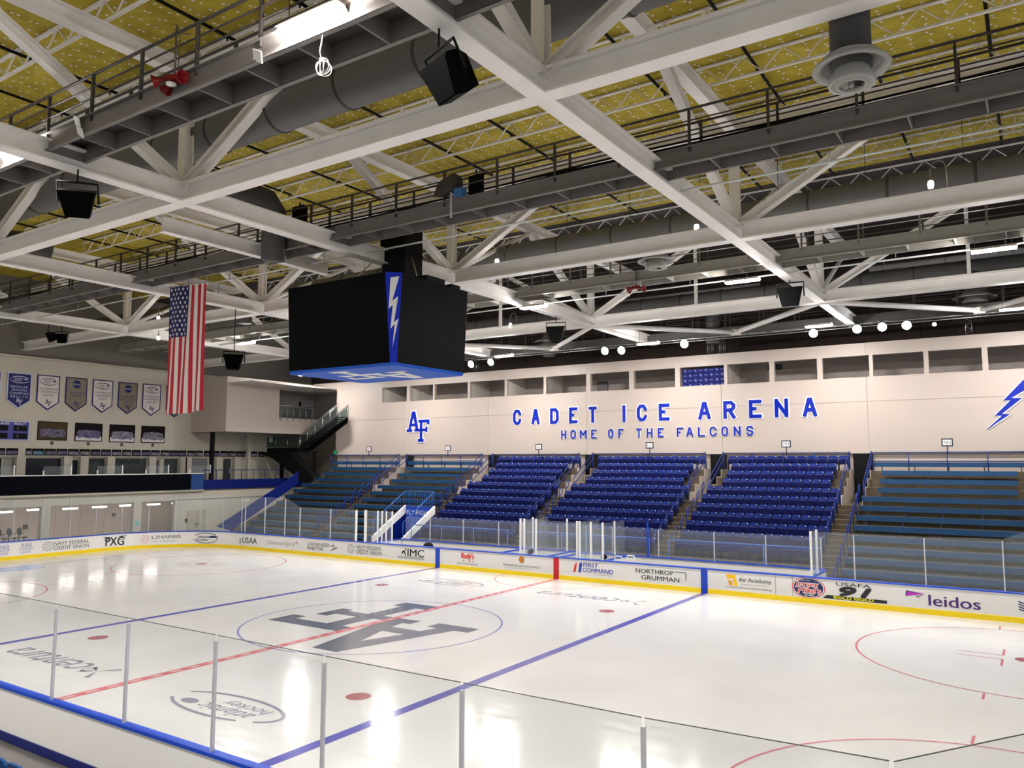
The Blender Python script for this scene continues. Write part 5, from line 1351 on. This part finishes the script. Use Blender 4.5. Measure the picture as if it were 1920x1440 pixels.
# balcony
mb = MB(); mb.box(XE - 4, XF, -34, 30, 3.5, 3.7); struct(mb.build('floor_balcony', CONC), 'balcony floor at the end of the rink', 'floor')
t = thing('balcony_fascia', 'dark navy fabric covered balcony front at the end of the rink', 'fascia')
yb1 = onX(357, 905, XF).y; yb2 = onX(380, 905, XF).y
mb = MB(); mb.box(XF, XF + .08, -34, yb1, 3.62, 4.78); mb.build('fabric_panel', mat('fascia_black_navy', (3, 4, 15), .85, var=.2, scale=2, spec=.1), t)
mb = MB(); mb.box(XF, XF + .08, yb1, yb2, 3.6, 4.75); mb.build('blue_panel', mat('fascia_blue', (10, 62, 128), .6), t)
mb = MB(); mb.box(XF, XF + .08, yb2, 28, 3.62, 4.32); mb.build('royal_panel', BLUE_D, t)
mb = MB(); mb.box(XF - .08, XF + .1, -34, yb2, 4.78, 4.84); mb.build('white_ledge', WHITE, t)
mb = MB(); mb.rod((XF + .12, -34, 3.52), (XF + .12, yb2, 3.52), .09, 10); mb.build('edge_pipe', WALL_END, t)
for y0, y1, lb in ((yb2, 29, 'dark blue tube railing on the balcony below the corner room'),):
    r = thing('balcony_railing', lb, 'railing'); mb = MB(); mb.rod((XF, y0, 5.05), (XF, y1, 5.05), .03, 8); mb.build('top_rail', RAILBLUE, r)
    for k in range(9):
        mb = MB(); y = y0 + 1.2 + k * 1.15; mb.rod((XF, y, 4.32), (XF, y, 5.05), .025, 8); mb.build('rail_post', RAILBLUE, r)
g = thing('balcony_glass_guard', 'row of low white posts and panes on the balcony front', 'guard')
for k in range(15):
    y = -6 + k * 1.75; hgt = .62 if k % 2 else .28
    mb = MB(); mb.box(XF - .05, XF + .0, y, y + .07, 4.84, 4.84 + hgt); mb.build('guard_post', WHITE, g)
for k in range(0, 14, 2): pane(g, (XF - .02, -6 + k * 1.75), (XF - .02, -6 + (k + 1) * 1.75), 4.84, 5.4, 5.4)
# wall under the balcony: columns, recess, back wall
PINKW = mat('gallery_wall', (222, 202, 186), .7, var=.05, scale=.8)
mb = MB(); mb.box(-38.4, -38.2, -34, 30, -.02, 3.5); gw = struct(mb.build('wall_gallery', PINKW), 'pale pink back wall of the gallery under the balcony', 'wall')
k = -10.0
while k < 15:
    mb = MB(); mb.box(-38.2, -38.17, k + .01, k + 1.79, .02, 3.1); mb.build('panel', PINKW, gw); k += 1.8
mb = MB(); mb.box(-38.2, XF - .3, -34, 30, 3.38, 3.44); struct(mb.build('ceiling_gallery', mat('gallery_ceiling', (120, 108, 100), .8)), 'low ceiling of the gallery under the balcony', 'ceiling')
mb = MB(); mb.box(XF - .35, XF - .02, -34, 30, 2.85, 3.5); mb.box(XF - .3, XF - .02, 13.9, 30, -.02, 2.9); lw = struct(mb.build('wall_balcony_front', WALL_END), 'beige concrete beam and wall below the balcony', 'wall')
for a, b in ((onX(78, 960, XF).y, onX(95, 960, XF).y), (onX(251, 950, XF).y, onX(266, 950, XF).y), (-3.2, -2.6), (-9, -8.4)):
    mb = MB(); mb.box(XF - .36, XF + .0, a, b, -.02, 2.86); o = mb.build('concrete_column', WALL_END); tag(o, 'beige square column under the balcony ' + ('beside the exercise bikes' if 2 < a < 8 else 'with a green notice' if a > 8 else 'toward the near corner' if a > -5 else 'at the near corner'), 'column')
mb = MB(); q = onX(257, 981, XF); mb.box(XF + .005, XF + .02, q.y - .12, q.y + .12, q.z - .17, q.z + .17); o = mb.build('notice', mat('notice_green', (120, 205, 196), .6)); tag(o, 'small green notice on the beige column', 'notice')
q0 = onX(351, 960, XF); q1 = onX(386, 960, XF)
dd = thing('double_door', 'pale metal double door in the wall below the balcony', 'door')
for a, b in ((q0.y, (q0.y + q1.y) / 2), ((q0.y + q1.y) / 2, q1.y)):
    mb = MB(); mb.box(XF, XF + .05, a + .02, b - .02, -.02, 2.05); lf_ = mb.build('door_leaf', mat('door_pale', (176, 168, 150), .5, var=.1), dd)
    mb = MB(); mb.box(XF + .05, XF + .08, b - .12 if a < (q0.y + q1.y) / 2 - .1 else a + .06, b - .06 if a < (q0.y + q1.y) / 2 - .1 else a + .12, .95, 1.1); mb.build('door_handle', DARK_STEEL, lf_)
mb = MB(); q = onX(349, 976, XF); mb.box(XF + .003, XF + .05, q.y - .1, q.y + .06, q.z - .14, q.z + .14); o = mb.build('card_reader', BLACK); tag(o, 'small black box on the wall beside the double door', 'box')
E_GAL = emis('gallery_glow', (1, .88, .80), 18)
for px, py in ((8, 960), (66, 955.5), (132, 953.5), (187, 950.5), (237, 947.5), (288, 945.5), (334, 943)):
    q = onX(px, py, -35.6); t = thing('gallery_lamp', 'glowing tube lamp hanging in the gallery below the balcony', 'lamp', (q.x, q.y, q.z), 0, 'tube lamps in the gallery')
    mb = MB(); mb.rod((0, -.5, 0), (0, .5, 0), .06, 8); mb.build('glowing_tube', E_GAL, t)
    mb = MB(); mb.box(-.06, .06, -.52, .52, .05, .10); mb.build('lamp_body', WHITE, t)
    mb = MB(); mb.rod((0, 0, .1), (0, 0, 3.4 - q.z), .02, 6); mb.build('stem', WHITE, t)
for px, py, lb in ((-2, 1003, 'exercise bike at the frame edge in the gallery'), (17, 1003, 'exercise bike standing beside two others in the gallery'), (36, 1001, 'exercise bike nearest the beige column in the gallery')):
    q = onX(px, py, -34.6); t = thing('exercise_bike', lb, 'exercise bike', (q.x, q.y, 0), .4)
    mb = MB(); mb.lathe([(0, -.04), (.22, -.05), (.25, 0), (.22, .05), (0, .04)], (0, 0, 1.25), V((1, .3, .2)), 18); mb.build('console', BLACK, t)
    mb = MB(); mb.bar((0, 0, .1), (0, 0, 1.1), .07, .07); mb.bar((0, -.3, .06), (0, .5, .06), .1, .06); mb.bar((0, .35, .1), (0, .42, .8), .06, .06); mb.build('frame', GREY_STEEL, t)
    mb = MB(); mb.box(-.12, .12, .3, .56, .8, .87); mb.build('saddle', BLACK, t)
    mb = MB(); mb.tube([(-.25, -.15, 1.1), (-.25, .1, 1.12), (0, .05, 1.05), (.25, .1, 1.12), (.25, -.15, 1.1)], .02, 6); mb.build('handlebar', BLACK, t)
mb = MB(); q = onX(48, 988, -38.1); mb.box(-38.17, -38.1, q.y - .15, q.y + .15, q.z - .15, q.z + .15); o = mb.build('wall_box', DARK_STEEL); tag(o, 'small dark box on the gallery wall', 'box')
mb = MB(); q = onX(214, 965, -38.1); mb.box(-38.17, -38.1, q.y - .12, q.y + .12, q.z - .12, q.z + .1); o = mb.build('camera_unit', BLACK); tag(o, 'small black camera on the gallery wall', 'camera')

# ---- upper wall: banners
BLK_T = mat('banner_navy', (18, 24, 96), .7); BW = mat('banner_white', (214, 206, 200), .7, var=.06, scale=2, stretch=(1, 4, .4)); BG = mat('banner_grey', (128, 118, 102), .7, var=.12, scale=2, stretch=(1, 4, .4)); BT = mat('banner_trim_pale', (196, 200, 224), .7)
def banner(px0, px1, pyt, pyb, kind, lines, label):
    y0 = eY(px0, pyt); y1 = eY(px1, pyt + 3); zt = eZ(px0, pyt); zb = eZ((px0 + px1) / 2, pyb)
    W = y1 - y0; H = zt - zb; sh = .27 * W / H * 1.35
    t = thing('championship_banner', label, 'banner', (XE + .03, y0, zb))
    base, trim, ink = {'blue': (BLK_T, BT, BT), 'white': (BW, BLK_T, BLK_T), 'grey': (BG, BLK_T, BLK_T)}[kind]
    def fn(u, v, d): return V((d, u * W, v * H))
    out = [(0, 1), (1, 1), (1, sh), (.5, 0), (0, sh)]
    mb = MB(); mb.poly(out, fn, .03); mb.build('banner_border', trim, t)
    e = .05; inn = [(e, 1 - e * .6), (1 - e, 1 - e * .6), (1 - e, sh + e * .3), (.5, e * .9), (e, sh + e * .3)]
    mb = MB(); mb.poly(inn, lambda u, v, d: fn(u, v, d + .03), .006); mb.build('banner_cloth', base, t)
    mb = MB(); f2 = lambda u, v, d: fn(u, v, .04)
    if kind == 'grey':
        mb.poly(ellipse(.5, .80, .19, .12, 22), f2); 
    else:
        ring(mb, f2, .5, .81, .38, .09, .02, a0=.4, a1=2.7, n=18); ring(mb, f2, .5, .81, .38, .09, .02, a0=2.9, a1=6.0, n=22)
        put_text(mb, 'atlantic', f2, .28, .62, .81, .87, 0, .03, .2); put_text(mb, 'hockey', f2, .24, .58, .745, .81, 0, .03, .2); mb.poly(ellipse(.74, .83, .08, .022, 10), f2)
    z = .64 if kind != 'grey' else .58
    for s in lines:
        wd = min(.78, .095 * len(s) + .05); put_text(mb, s, f2, .5 - wd / 2, .5 + wd / 2, z - .06, z, 0, .05); z -= .09
    put_af(mb, f2, .38, .66, .12, .31, depth=0)
    mb.build('banner_print', ink, t)
    if kind == 'grey':
        mb = MB(); put_text(mb, 'NCAA', lambda u, v, d: fn(u, v, .044), .33, .67, .775, .825, 0, .04); mb.build('badge_lettering', BW, t)
banner(14, 60, 697, 767, 'blue', ['REGULAR', 'SEASON', 'CHAMPIONS', '2011-12'], 'blue pennant banner reading REGULAR SEASON CHAMPIONS 2011-12')
banner(70, 112.5, 702, 769.5, 'white', ['CONFERENCE', 'CHAMPIONS', '2012'], 'white pennant banner hanging next to the blue pennant banner')
banner(123.5, 164, 706.5, 772, 'grey', ['TOURNAMENT', '2012'], 'grey pennant banner reading NCAA TOURNAMENT 2012')
banner(174, 212, 711, 774.5, 'white', ['CONFERENCE', 'CHAMPIONS', '2017'], 'white pennant banner hanging between the two grey pennant banners')
banner(222, 258, 716, 777, 'grey', ['TOURNAMENT', 'ELITE EIGHT', '2017'], 'grey pennant banner reading NCAA TOURNAMENT with two lines below')
banner(267.5, 301.5, 719, 780, 'white', ['CONFERENCE', 'CHAMPIONS', '2018'], 'white pennant banner hanging beside the flag')
banner(312, 344, 723, 783, 'grey', ['TOURNAMENT', '2018'], 'grey pennant banner hidden behind the hanging flag')
banner(-44, 3, 691, 763, 'blue', ['REGULAR', 'SEASON', 'CHAMPIONS'], 'blue pennant banner cut by the frame edge')
# ---- team photographs
def photo_mat(i):
    mt = bpy.data.materials.new(f'team_photo_{i}'); mt.use_nodes = True; nt = mt.node_tree; b = nt.nodes['Principled BSDF']
    tc = nt.nodes.new('ShaderNodeTexCoord'); mp = nt.nodes.new('ShaderNodeMapping'); mp.inputs['Location'].default_value = (i * 3.1, i * 1.7, 0); mp.inputs['Scale'].default_value = (1, 5, 6)
    vz = nt.nodes.new('ShaderNodeTexVoronoi'); vz.inputs['Scale'].default_value = 1.6
    nt.links.new(tc.outputs['Object'], mp.inputs[0]); nt.links.new(mp.outputs[0], vz.inputs['Vector'])
    rp = nt.nodes.new('ShaderNodeValToRGB'); cs = [(30, 22, 60), (120, 112, 140), (40, 38, 96), (160, 154, 162)]
    rp.color_ramp.elements[0].color = (*lin(cs[i % 4]), 1); rp.color_ramp.elements[1].color = (*lin(cs[(i + 1) % 4]), 1)
    nt.links.new(vz.outputs['Color'], rp.inputs[0]); nt.links.new(rp.outputs[0], b.inputs['Base Color']); b.inputs['Roughness'].default_value = .6
    return mt
PM = [photo_mat(i) for i in range(4)]
PDK = mat('photo_dark', (24, 15, 17), .6, spec=.1); PGOLD = mat('photo_olive', (74, 64, 38), .6, spec=.1); PICE = mat('photo_ice', (206, 200, 206), .35); PFR = mat('photo_frame_dark', (14, 10, 10), .5, spec=.1)
def photo(px0, px1, pyt, pyb, i, label, plaque=True):
    y0, y1 = eY(px0, pyt), eY(px1, pyt + 3); zt, zb = eZ(px0, pyt), eZ(px0, pyb); W, H = y1 - y0, zt - zb
    t = thing('team_photo', label, 'picture', (XE + .02, y0, zb)); fn = lambda u, v, d: V((d, u * W, v * H))
    mb = MB(); mb.poly([(0, 0), (1, 0), (1, 1), (0, 1)], fn, .04); mb.build('frame', PFR, t)
    mb = MB(); rect(mb, lambda u, v, d: fn(u, v, .042), .03, .97, .04, .96); mb.build('photo_backdrop', PDK if i else PGOLD, t)
    mb = MB(); rect(mb, lambda u, v, d: fn(u, v, .043), .03, .97, .04, .28 if i else .16); mb.build('photo_ice', PICE if i else PGOLD, t)
    mb = MB(); mb.poly([(.07, .24), (.14, .17), (.3, .22), (.5, .15), (.7, .2), (.86, .15), (.94, .25), (.93, .5), (.88, .58), (.6, .62), (.4, .62), (.14, .6), (.08, .52)], lambda u, v, d: fn(u, v, .044)); mb.build('photo_team', PM[i % 4], t)
    if plaque:
        mb = MB(); mb.box(.0, .03, W * .45, W * .55, -.28, -.06); mb.build('plaque', mat('plaque_wood', (70, 50, 28), .5), t)
for i, (a, b, c, d) in enumerate(((71, 126.5, 789.5, 825), (141, 192, 792.5, 827), (205.5, 253, 795.5, 829), (265, 309, 798, 830))):
    photo(a, b, c, d, i, f'large framed team photograph on the end wall, {names[i]} from the blue penalty board')
# penalty board
y0, y1 = eY(-60, 788), eY(55, 791); zt, zb = eZ(30, 790), eZ(30, 826)
t = thing('penalty_board', 'blue player penalty scoreboard with black number windows on the end wall', 'scoreboard', (XE, 0, 0))
mb = MB(); mb.box(.0, .12, y0, y1, zb, zt); mb.build('board_frame', BT, t)
mb = MB(); mb.box(.12, .14, y0 + .05, y1 - .08, zb + .06, zt - .05); mb.build('board_face', mat('board_blue', (14, 26, 140), .4), t)
for zz in (zb + .12, zb + .62):
    for ya, yb_ in ((eY(23, 805), eY(49, 805)), (eY(-8, 805), eY(13, 805)), (eY(-35, 805), eY(-14, 805))):
        mb = MB(); mb.box(.14, .145, ya, yb_, zz, zz + .36); mb.build('number_window', BLACK, t)
mb = MB(); fn = lambda u, v, d: V((.146, u, v)); put_text(mb, 'PENALTY', fn, eY(24.5, 796), eY(47, 796), zt - .24, zt - .09, 0, .02); put_text(mb, 'PLAYER', fn, eY(-8, 796), eY(16, 796), zt - .24, zt - .09, 0, .02); mb.build('lettering', WHITE, t)
mb = MB()
for zz in (zb + .3, zb + .8):
    for dz in (-.06, .06): mb.poly(ellipse(eY(31.5, 800), zz + dz, .025, .025, 8), fn)
mb.build('colon_dots', mat('led_pale', (190, 190, 180), .4), t)
# ---- strip of small team pictures above the openings
zs0, zs1 = eZ(150, 854.5), eZ(150, 842)
px = -24.0; k = 0
edges = [(-12, 9), (11, 33.5), (48, 58.5), (60, 81.5), (83, 104), (105.5, 125.5), (127, 147), (148.5, 168), (169.5, 187.5), (189.5, 207.5), (209.5, 227), (229, 245.5), (247, 263.5), (265.5, 282), (283.5, 299), (301, 317), (318, 333), (334, 349), (351, 365), (366, 380), (382, 396), (397, 411), (413, 427), (428, 441), (442, 455), (456, 468), (470, 482), (484, 495)]
for k, (a, b) in enumerate(edges):
    ya, yb_ = eY(a, 848), eY(b, 848)
    W, H = yb_ - ya, zs1 - zs0
    t = thing('small_team_picture', 'small dark framed team picture in the row above the balcony openings', 'picture', (XE + .01, ya, zs0), 0, 'row of small team pictures')
    mb = MB(); mb.box(0, .03, 0, W, 0, H); mb.build('frame', PDK, t)
    mb = MB(); mb.poly([(.08, .14), (.92, .14), (.95, .5), (.8, .62), (.2, .62), (.05, .5)], lambda u, v, d: V((.032, u * W, v * H))); mb.build('photo_team', PM[k % 4] if k != 3 else mat('photo_teal', (60, 120, 140), .4), t)
# ---- recessed fronts under the wall: glazed openings, doors, posts
XR = XE - .5
DKG = mat('dark_glazing', (20, 26, 30), .15); DKG2 = mat('tinted_glazing', (58, 66, 64), .2)
mb = MB(); mb.box(XR - .2, XR, -34, 30, 3.7, zo + .05); rw = struct(mb.build('wall_balcony_back', WALL_END), 'beige office fronts behind the balcony', 'wall')
def opening(a, b, mt, label, name='office_window'):
    ya, yb_ = eY(a, 870), eY(b, 870)
    t = thing(name, label, 'window'); mb = MB(); mb.box(XR, XR + .03, ya, yb_, 3.95, zo - .1); mb.build('pane', mt, t)
    mb = MB(); mb.bar((XR + .03, ya, 3.95), (XR + .03, ya, zo - .1), .06, .06); mb.bar((XR + .03, yb_, 3.95), (XR + .03, yb_, zo - .1), .06, .06); mb.bar((XR + .03, ya, zo - .1), (XR + .03, yb_, zo - .1), .06, .06); mb.build('window_frame', WALL_END, t)
    return t
opening(-14, 10, DKG, 'dark office window at the frame edge behind the balcony'); opening(48, 121, DKG, 'wide black office window behind the balcony')
o1 = opening(163, 203, DKG2, 'tinted office window with the dark letters TEAM ALL'); o2 = opening(215, 281, DKG2, 'tinted office window with the dark letters AMERICANS')
opening(313, 340, DKG2, 'tinted office window beside the pale curtains'); opening(361, 396, mat('curtain_glazing', (120, 122, 124), .3), 'office window with pale vertical curtains'); opening(424, 440, DKG2, 'narrow tinted office window under the corner room')
for o_, s, a, b in ((o1, 'TEAM ALL', 168, 202), (o2, 'AMERICANS', 217, 268)):
    mb = MB(); put_text(mb, s, lambda u, v, d: V((XR + .034, u, v)), eY(a, 870), eY(b, 870), 5.55, 6.0, 0, .03); mb.build('lettering', BLACK, o_)
for a, b, lb in ((137, 155, 'dark glazed office door beside the wide black window'), (293, 307, 'pale office door with glass beside the letters AMERICANS'), (11, 31, 'grey roller door at the frame edge'), (405, 420, 'pale office door below the corner room')):
    ya, yb_ = eY(a, 875), eY(b, 875); t = thing('office_door', lb, 'door')
    mb = MB(); mb.box(XR + .01, XR + .06, ya, yb_, 3.71, 5.95); mb.build('door_leaf', mat('door_grey', (150, 150, 142), .5) if a != 137 else WALL_END, t)
    if a != 11:
        mb = MB(); mb.box(XR + .06, XR + .07, ya + .15, yb_ - .15, 4.1, 5.8); mb.build('glass_panel', DKG if a == 137 else DKG2, t)
for k in range(9):
    y = [eY(p_, 870) for p_ in (40, 128, 159, 209, 287, 345, 354, 412, 446)][k]
    mb = MB(); mb.box(XR + .012, XE - .02, y - .28, y + .28, 3.7, zo); o = mb.build('office_pier', WALL_END); tag(o, ['beige pier beside the grey roller door', 'beige pier right of the wide black office window', 'beige pier left of the letters TEAM ALL', 'beige pier between the words ALL and AMERICANS', 'beige pier right of the word AMERICANS', 'beige pier right of the window beside the curtains', 'beige pier left of the curtained window', 'beige pier left of the office door under the corner room', 'last beige pier under the corner room'][k], 'pier')

# ---- corner room box
z0b, z1b = 8.0, 12.25
mb = MB(); mb.box(XE, XM, YM, YM + .2, z0b, z1b); mb.box(XM - .2, XM, YM + .2, onX(524, 756, XM).y, z0b, z1b)
yo = onX(524, 756, XM).y
mb.box(XM - .2, XM, yo, YW + 2.4, z0b, 9.3); mb.box(XM - .2, XM, yo, YW, 11.6, z1b); mb.box(XE, XM - .2, YM + .2, YW + 2.4, z0b, z0b + .15)
cr = struct(mb.build('wall_corner_room', WALL), 'cream walls of the raised corner room', 'wall')
mb = MB(); mb.box(XE, XM - .2, YM + .2, YW + 2.4, 9.1, 9.25); struct(mb.build('floor_corner_room', CONC), 'floor of the raised corner room', 'floor')
mb = MB(); mb.box(XE, XL, YM + .2, YW + 2.4, 11.7, 11.8); struct(mb.build('ceiling_corner_room', PSIDE), 'ceiling of the raised corner room', 'ceiling')
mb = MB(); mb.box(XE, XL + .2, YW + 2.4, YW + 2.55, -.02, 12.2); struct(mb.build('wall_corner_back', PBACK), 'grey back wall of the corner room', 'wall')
mb = MB(); mb.box(XL, XL + .2, YW + .25, YW + 2.4, 3.5, 12.2); struct(mb.build('wall_corner_side', PSIDE), 'cream side wall of the corner recess', 'wall')
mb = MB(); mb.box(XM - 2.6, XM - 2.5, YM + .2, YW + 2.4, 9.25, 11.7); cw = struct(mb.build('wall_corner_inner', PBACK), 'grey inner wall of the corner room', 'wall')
DGR = mat('corner_door_grey', (146, 140, 142), .5)
for a, b, lb in ((568, 584.5, 'grey door in the corner room beside a black plate'), (596.5, 612, 'grey door in the corner room nearest the stair head')):
    ya, yb_ = onX(a, 770, XM - 2.5).y, onX(b, 770, XM - 2.5).y; mb = MB(); mb.box(XM - 2.49, XM - 2.44, ya, yb_, 9.26, 11.3); o = mb.build('corner_door', DGR); tag(o, lb, 'door')
    mb = MB(); mb.box(XM - 2.5, XM - 2.46, ya - .5, ya - .25, 10.5, 10.95); o = mb.build('door_plate', BLACK); tag(o, lb.replace('grey door', 'black wall plate'), 'plate')
t = thing('glass_balustrade', 'glass balustrade with steel posts across the corner room opening', 'railing')
n = 6
for k in range(n):
    y = yo + .15 + k * (YW - yo - .3) / (n - 1)
    mb = MB(); mb.rod((XM + .04, y, 9.05), (XM + .04, y, 10.25), .025, 8); mb.build('steel_post', CHROME, t)
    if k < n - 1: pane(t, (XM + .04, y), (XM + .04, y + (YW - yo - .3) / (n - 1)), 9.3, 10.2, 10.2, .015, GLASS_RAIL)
mb = MB(); mb.rod((XM + .04, yo, 10.3), (XM + .04, YW, 10.3), .03, 8); mb.build('hand_rail', CHROME, t)
for y, z, mt, x, lb in ((onX(402, 850, XF).y, 8.0, BLACK, XF - .3, 'slim black column carrying the corner room'), (onX(466, 850, XE + .8).y, 8.0, WALL_END, XE + .8, 'slim beige column under the corner room')):
    mb = MB(); mb.box(x - .13, x + .13, y - .13, y + .13, 3.6, z); mb.box(x - .2, x + .2, y - .2, y + .2, 3.6, 3.68); o = mb.build('corner_column', mt); tag(o, lb, 'column')
# ---- black corner stair
t = thing('corner_stair', 'black steel stair with glass balustrades rising to the corner room', 'stair')
Ys0, Ys1 = 24.55, 25.6
xa = onY(493, 840, Ys0).x; xb_ = onY(563, 840, Ys0).x; zl = 6.87; xt = onY(634, 775, Ys0).x; zt_ = 9.35
mb = MB(); mb.box(xa, xb_, Ys0, Ys1, zl - .35, zl); mb.build('landing', BLACK, t)
n = 14
mb = MB()
for k in range(n):
    x = xb_ + (xt - xb_) * k / n; z = zl + (zt_ - zl) * (k + 1) / n; mb.box(x, x + (xt - xb_) / n + .03, Ys0, Ys1, z - .06, z)
mb.build('treads', BLACK, t)
for yy in (Ys0 - .04, Ys1):
    mb = MB(); p = [(xb_ - .1, zl - .35), (xt, zt_ - .45), (xt, zt_ + .05), (xb_ - .1, zl + .12)]
    mb.add([(x, yy, z) for x, z in p] + [(x, yy + .05, z) for x, z in p], [(0, 1, 2, 3), (4, 5, 6, 7)] + [(i, (i + 1) % 4, 4 + (i + 1) % 4, 4 + i) for i in range(4)]); mb.build('stringer', BLACK, t)
for yy in (Ys0 - .03, Ys1 + .02):
    N_ = 6
    for k in range(N_):
        f = k / (N_ - 1); x = xb_ + (xt - xb_) * f; z = zl + (zt_ - zl) * f
        mb = MB(); mb.rod((x, yy, z - .1), (x, yy, z + 1.02), .025, 8); mb.build('steel_post', CHROME, t)
        if k < N_ - 1:
            x2 = xb_ + (xt - xb_) * (k + 1) / (N_ - 1); z2 = zl + (zt_ - zl) * (k + 1) / (N_ - 1)
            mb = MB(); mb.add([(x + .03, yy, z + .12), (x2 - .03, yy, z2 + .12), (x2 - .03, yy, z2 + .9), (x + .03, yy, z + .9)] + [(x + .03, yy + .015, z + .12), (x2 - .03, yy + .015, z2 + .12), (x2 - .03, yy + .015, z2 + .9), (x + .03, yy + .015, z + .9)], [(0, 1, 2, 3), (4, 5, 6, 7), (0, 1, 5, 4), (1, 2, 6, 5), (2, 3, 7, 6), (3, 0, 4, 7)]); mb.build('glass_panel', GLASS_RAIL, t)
    mb = MB(); mb.rod((xb_ - .2, yy, zl + 1.0), (xt, yy, zt_ + 1.05), .028, 8); mb.rod((xb_ - .2, yy, zl + .85), (xt, yy, zt_ + .9), .022, 8); mb.build('hand_rail', CHROME, t)
for k in range(4):
    x = xa + .2 + k * (xb_ - xa - .3) / 3
    mb = MB(); mb.rod((x, Ys0 - .03, zl - .1), (x, Ys0 - .03, zl + 1.0), .025, 8); mb.build('steel_post', CHROME, t)
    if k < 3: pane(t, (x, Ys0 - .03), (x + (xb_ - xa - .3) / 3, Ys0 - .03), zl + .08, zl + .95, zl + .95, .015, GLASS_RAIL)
xl2 = onY(600, 905, Ys0).x; zl2 = onY(600, 905, Ys0).z
mb = MB(); p = [(onY(500, 846, Ys0).x, zl - .35), (xb_ - .4, zl - .35), (xl2 + 1.2, zl2 - .2), (xl2, zl2 - .5), (onY(530, 858, Ys0).x, zl - 1.0)]
n = len(p); mb.add([(x, Ys0 - .9, z) for x, z in p] + [(x, Ys0 - .1, z) for x, z in p], [tuple(range(n)), tuple(range(n, 2 * n))] + [(i, (i + 1) % n, n + (i + 1) % n, n + i) for i in range(n)]); mb.build('lower_flight', BLACK, t)
for px in (529, 590):
    q = onY(px, 860, Ys0 - .3); mb = MB(); mb.box(q.x - .12, q.x + .12, Ys0 - .42, Ys0 - .18, 3.6, zl - .3); mb.build('support_post', BLACK, t)
mb = MB(); q = onY(508, 824, Ys0 - .06); mb.box(q.x - .22, q.x + .22, Ys0 - .07, Ys0 - .05, q.z - .24, q.z + .24); mb.build('notice', mat('notice_pale', (170, 205, 200), .6), t)
mb = MB(); q = onY(625.5, 848, YW - .2); mb.box(q.x - .2, q.x + .2, YW + .0, YW + .06, q.z - .16, q.z + .16); o = mb.build('exit_sign', emis('exit_green', (.05, .6, .2), .35)); tag(o, 'small green exit sign beside the black stair', 'sign')
mb = MB(); mb.box(XL - 3.0, XL - .02, YW + .02, YW + .1, 3.5, 8.0); o = mb.build('recess_panel', mat('recess_dark', (64, 56, 46), .8)); tag(o, 'dark brown recess below the black stair head', 'panel')
# ================================================================== NEAR SEATS (bottom left of the view)
NS = mat('near_seat_teal', (10, 70, 128), .25)
q = onZ(30, 1432, 1.35)
for k in range(4):
    for r in range(2):
        t = thing('near_seat', 'glossy teal blue stadium seat in the ' + ('front' if r == 0 else 'second') + ' row beside the near walkway', 'seat', (q.x - .52 * k + .1, q.y - .85 * r, .55 + .3 * r), math.pi, f'teal seats beside the near walkway row {r + 1}')
        back, pan, brk, pl = seat_set(.5)
        for me in (back, pan, brk):
            o = put(me.name.split('.')[0], me, t)
            if me is back: o.material_slots[0].link = 'OBJECT'; o.material_slots[0].material = NS
mb = MB(); mb.box(q.x - 30, q.x + .8, q.y - .6, q.y + .35, -.02, .55); mb.box(q.x - 30, q.x + .8, q.y - 1.5, q.y - .6, -.02, .85); struct(mb.build('floor_near_terrace', CONC_ST), 'concrete step below the near seats', 'terrace')
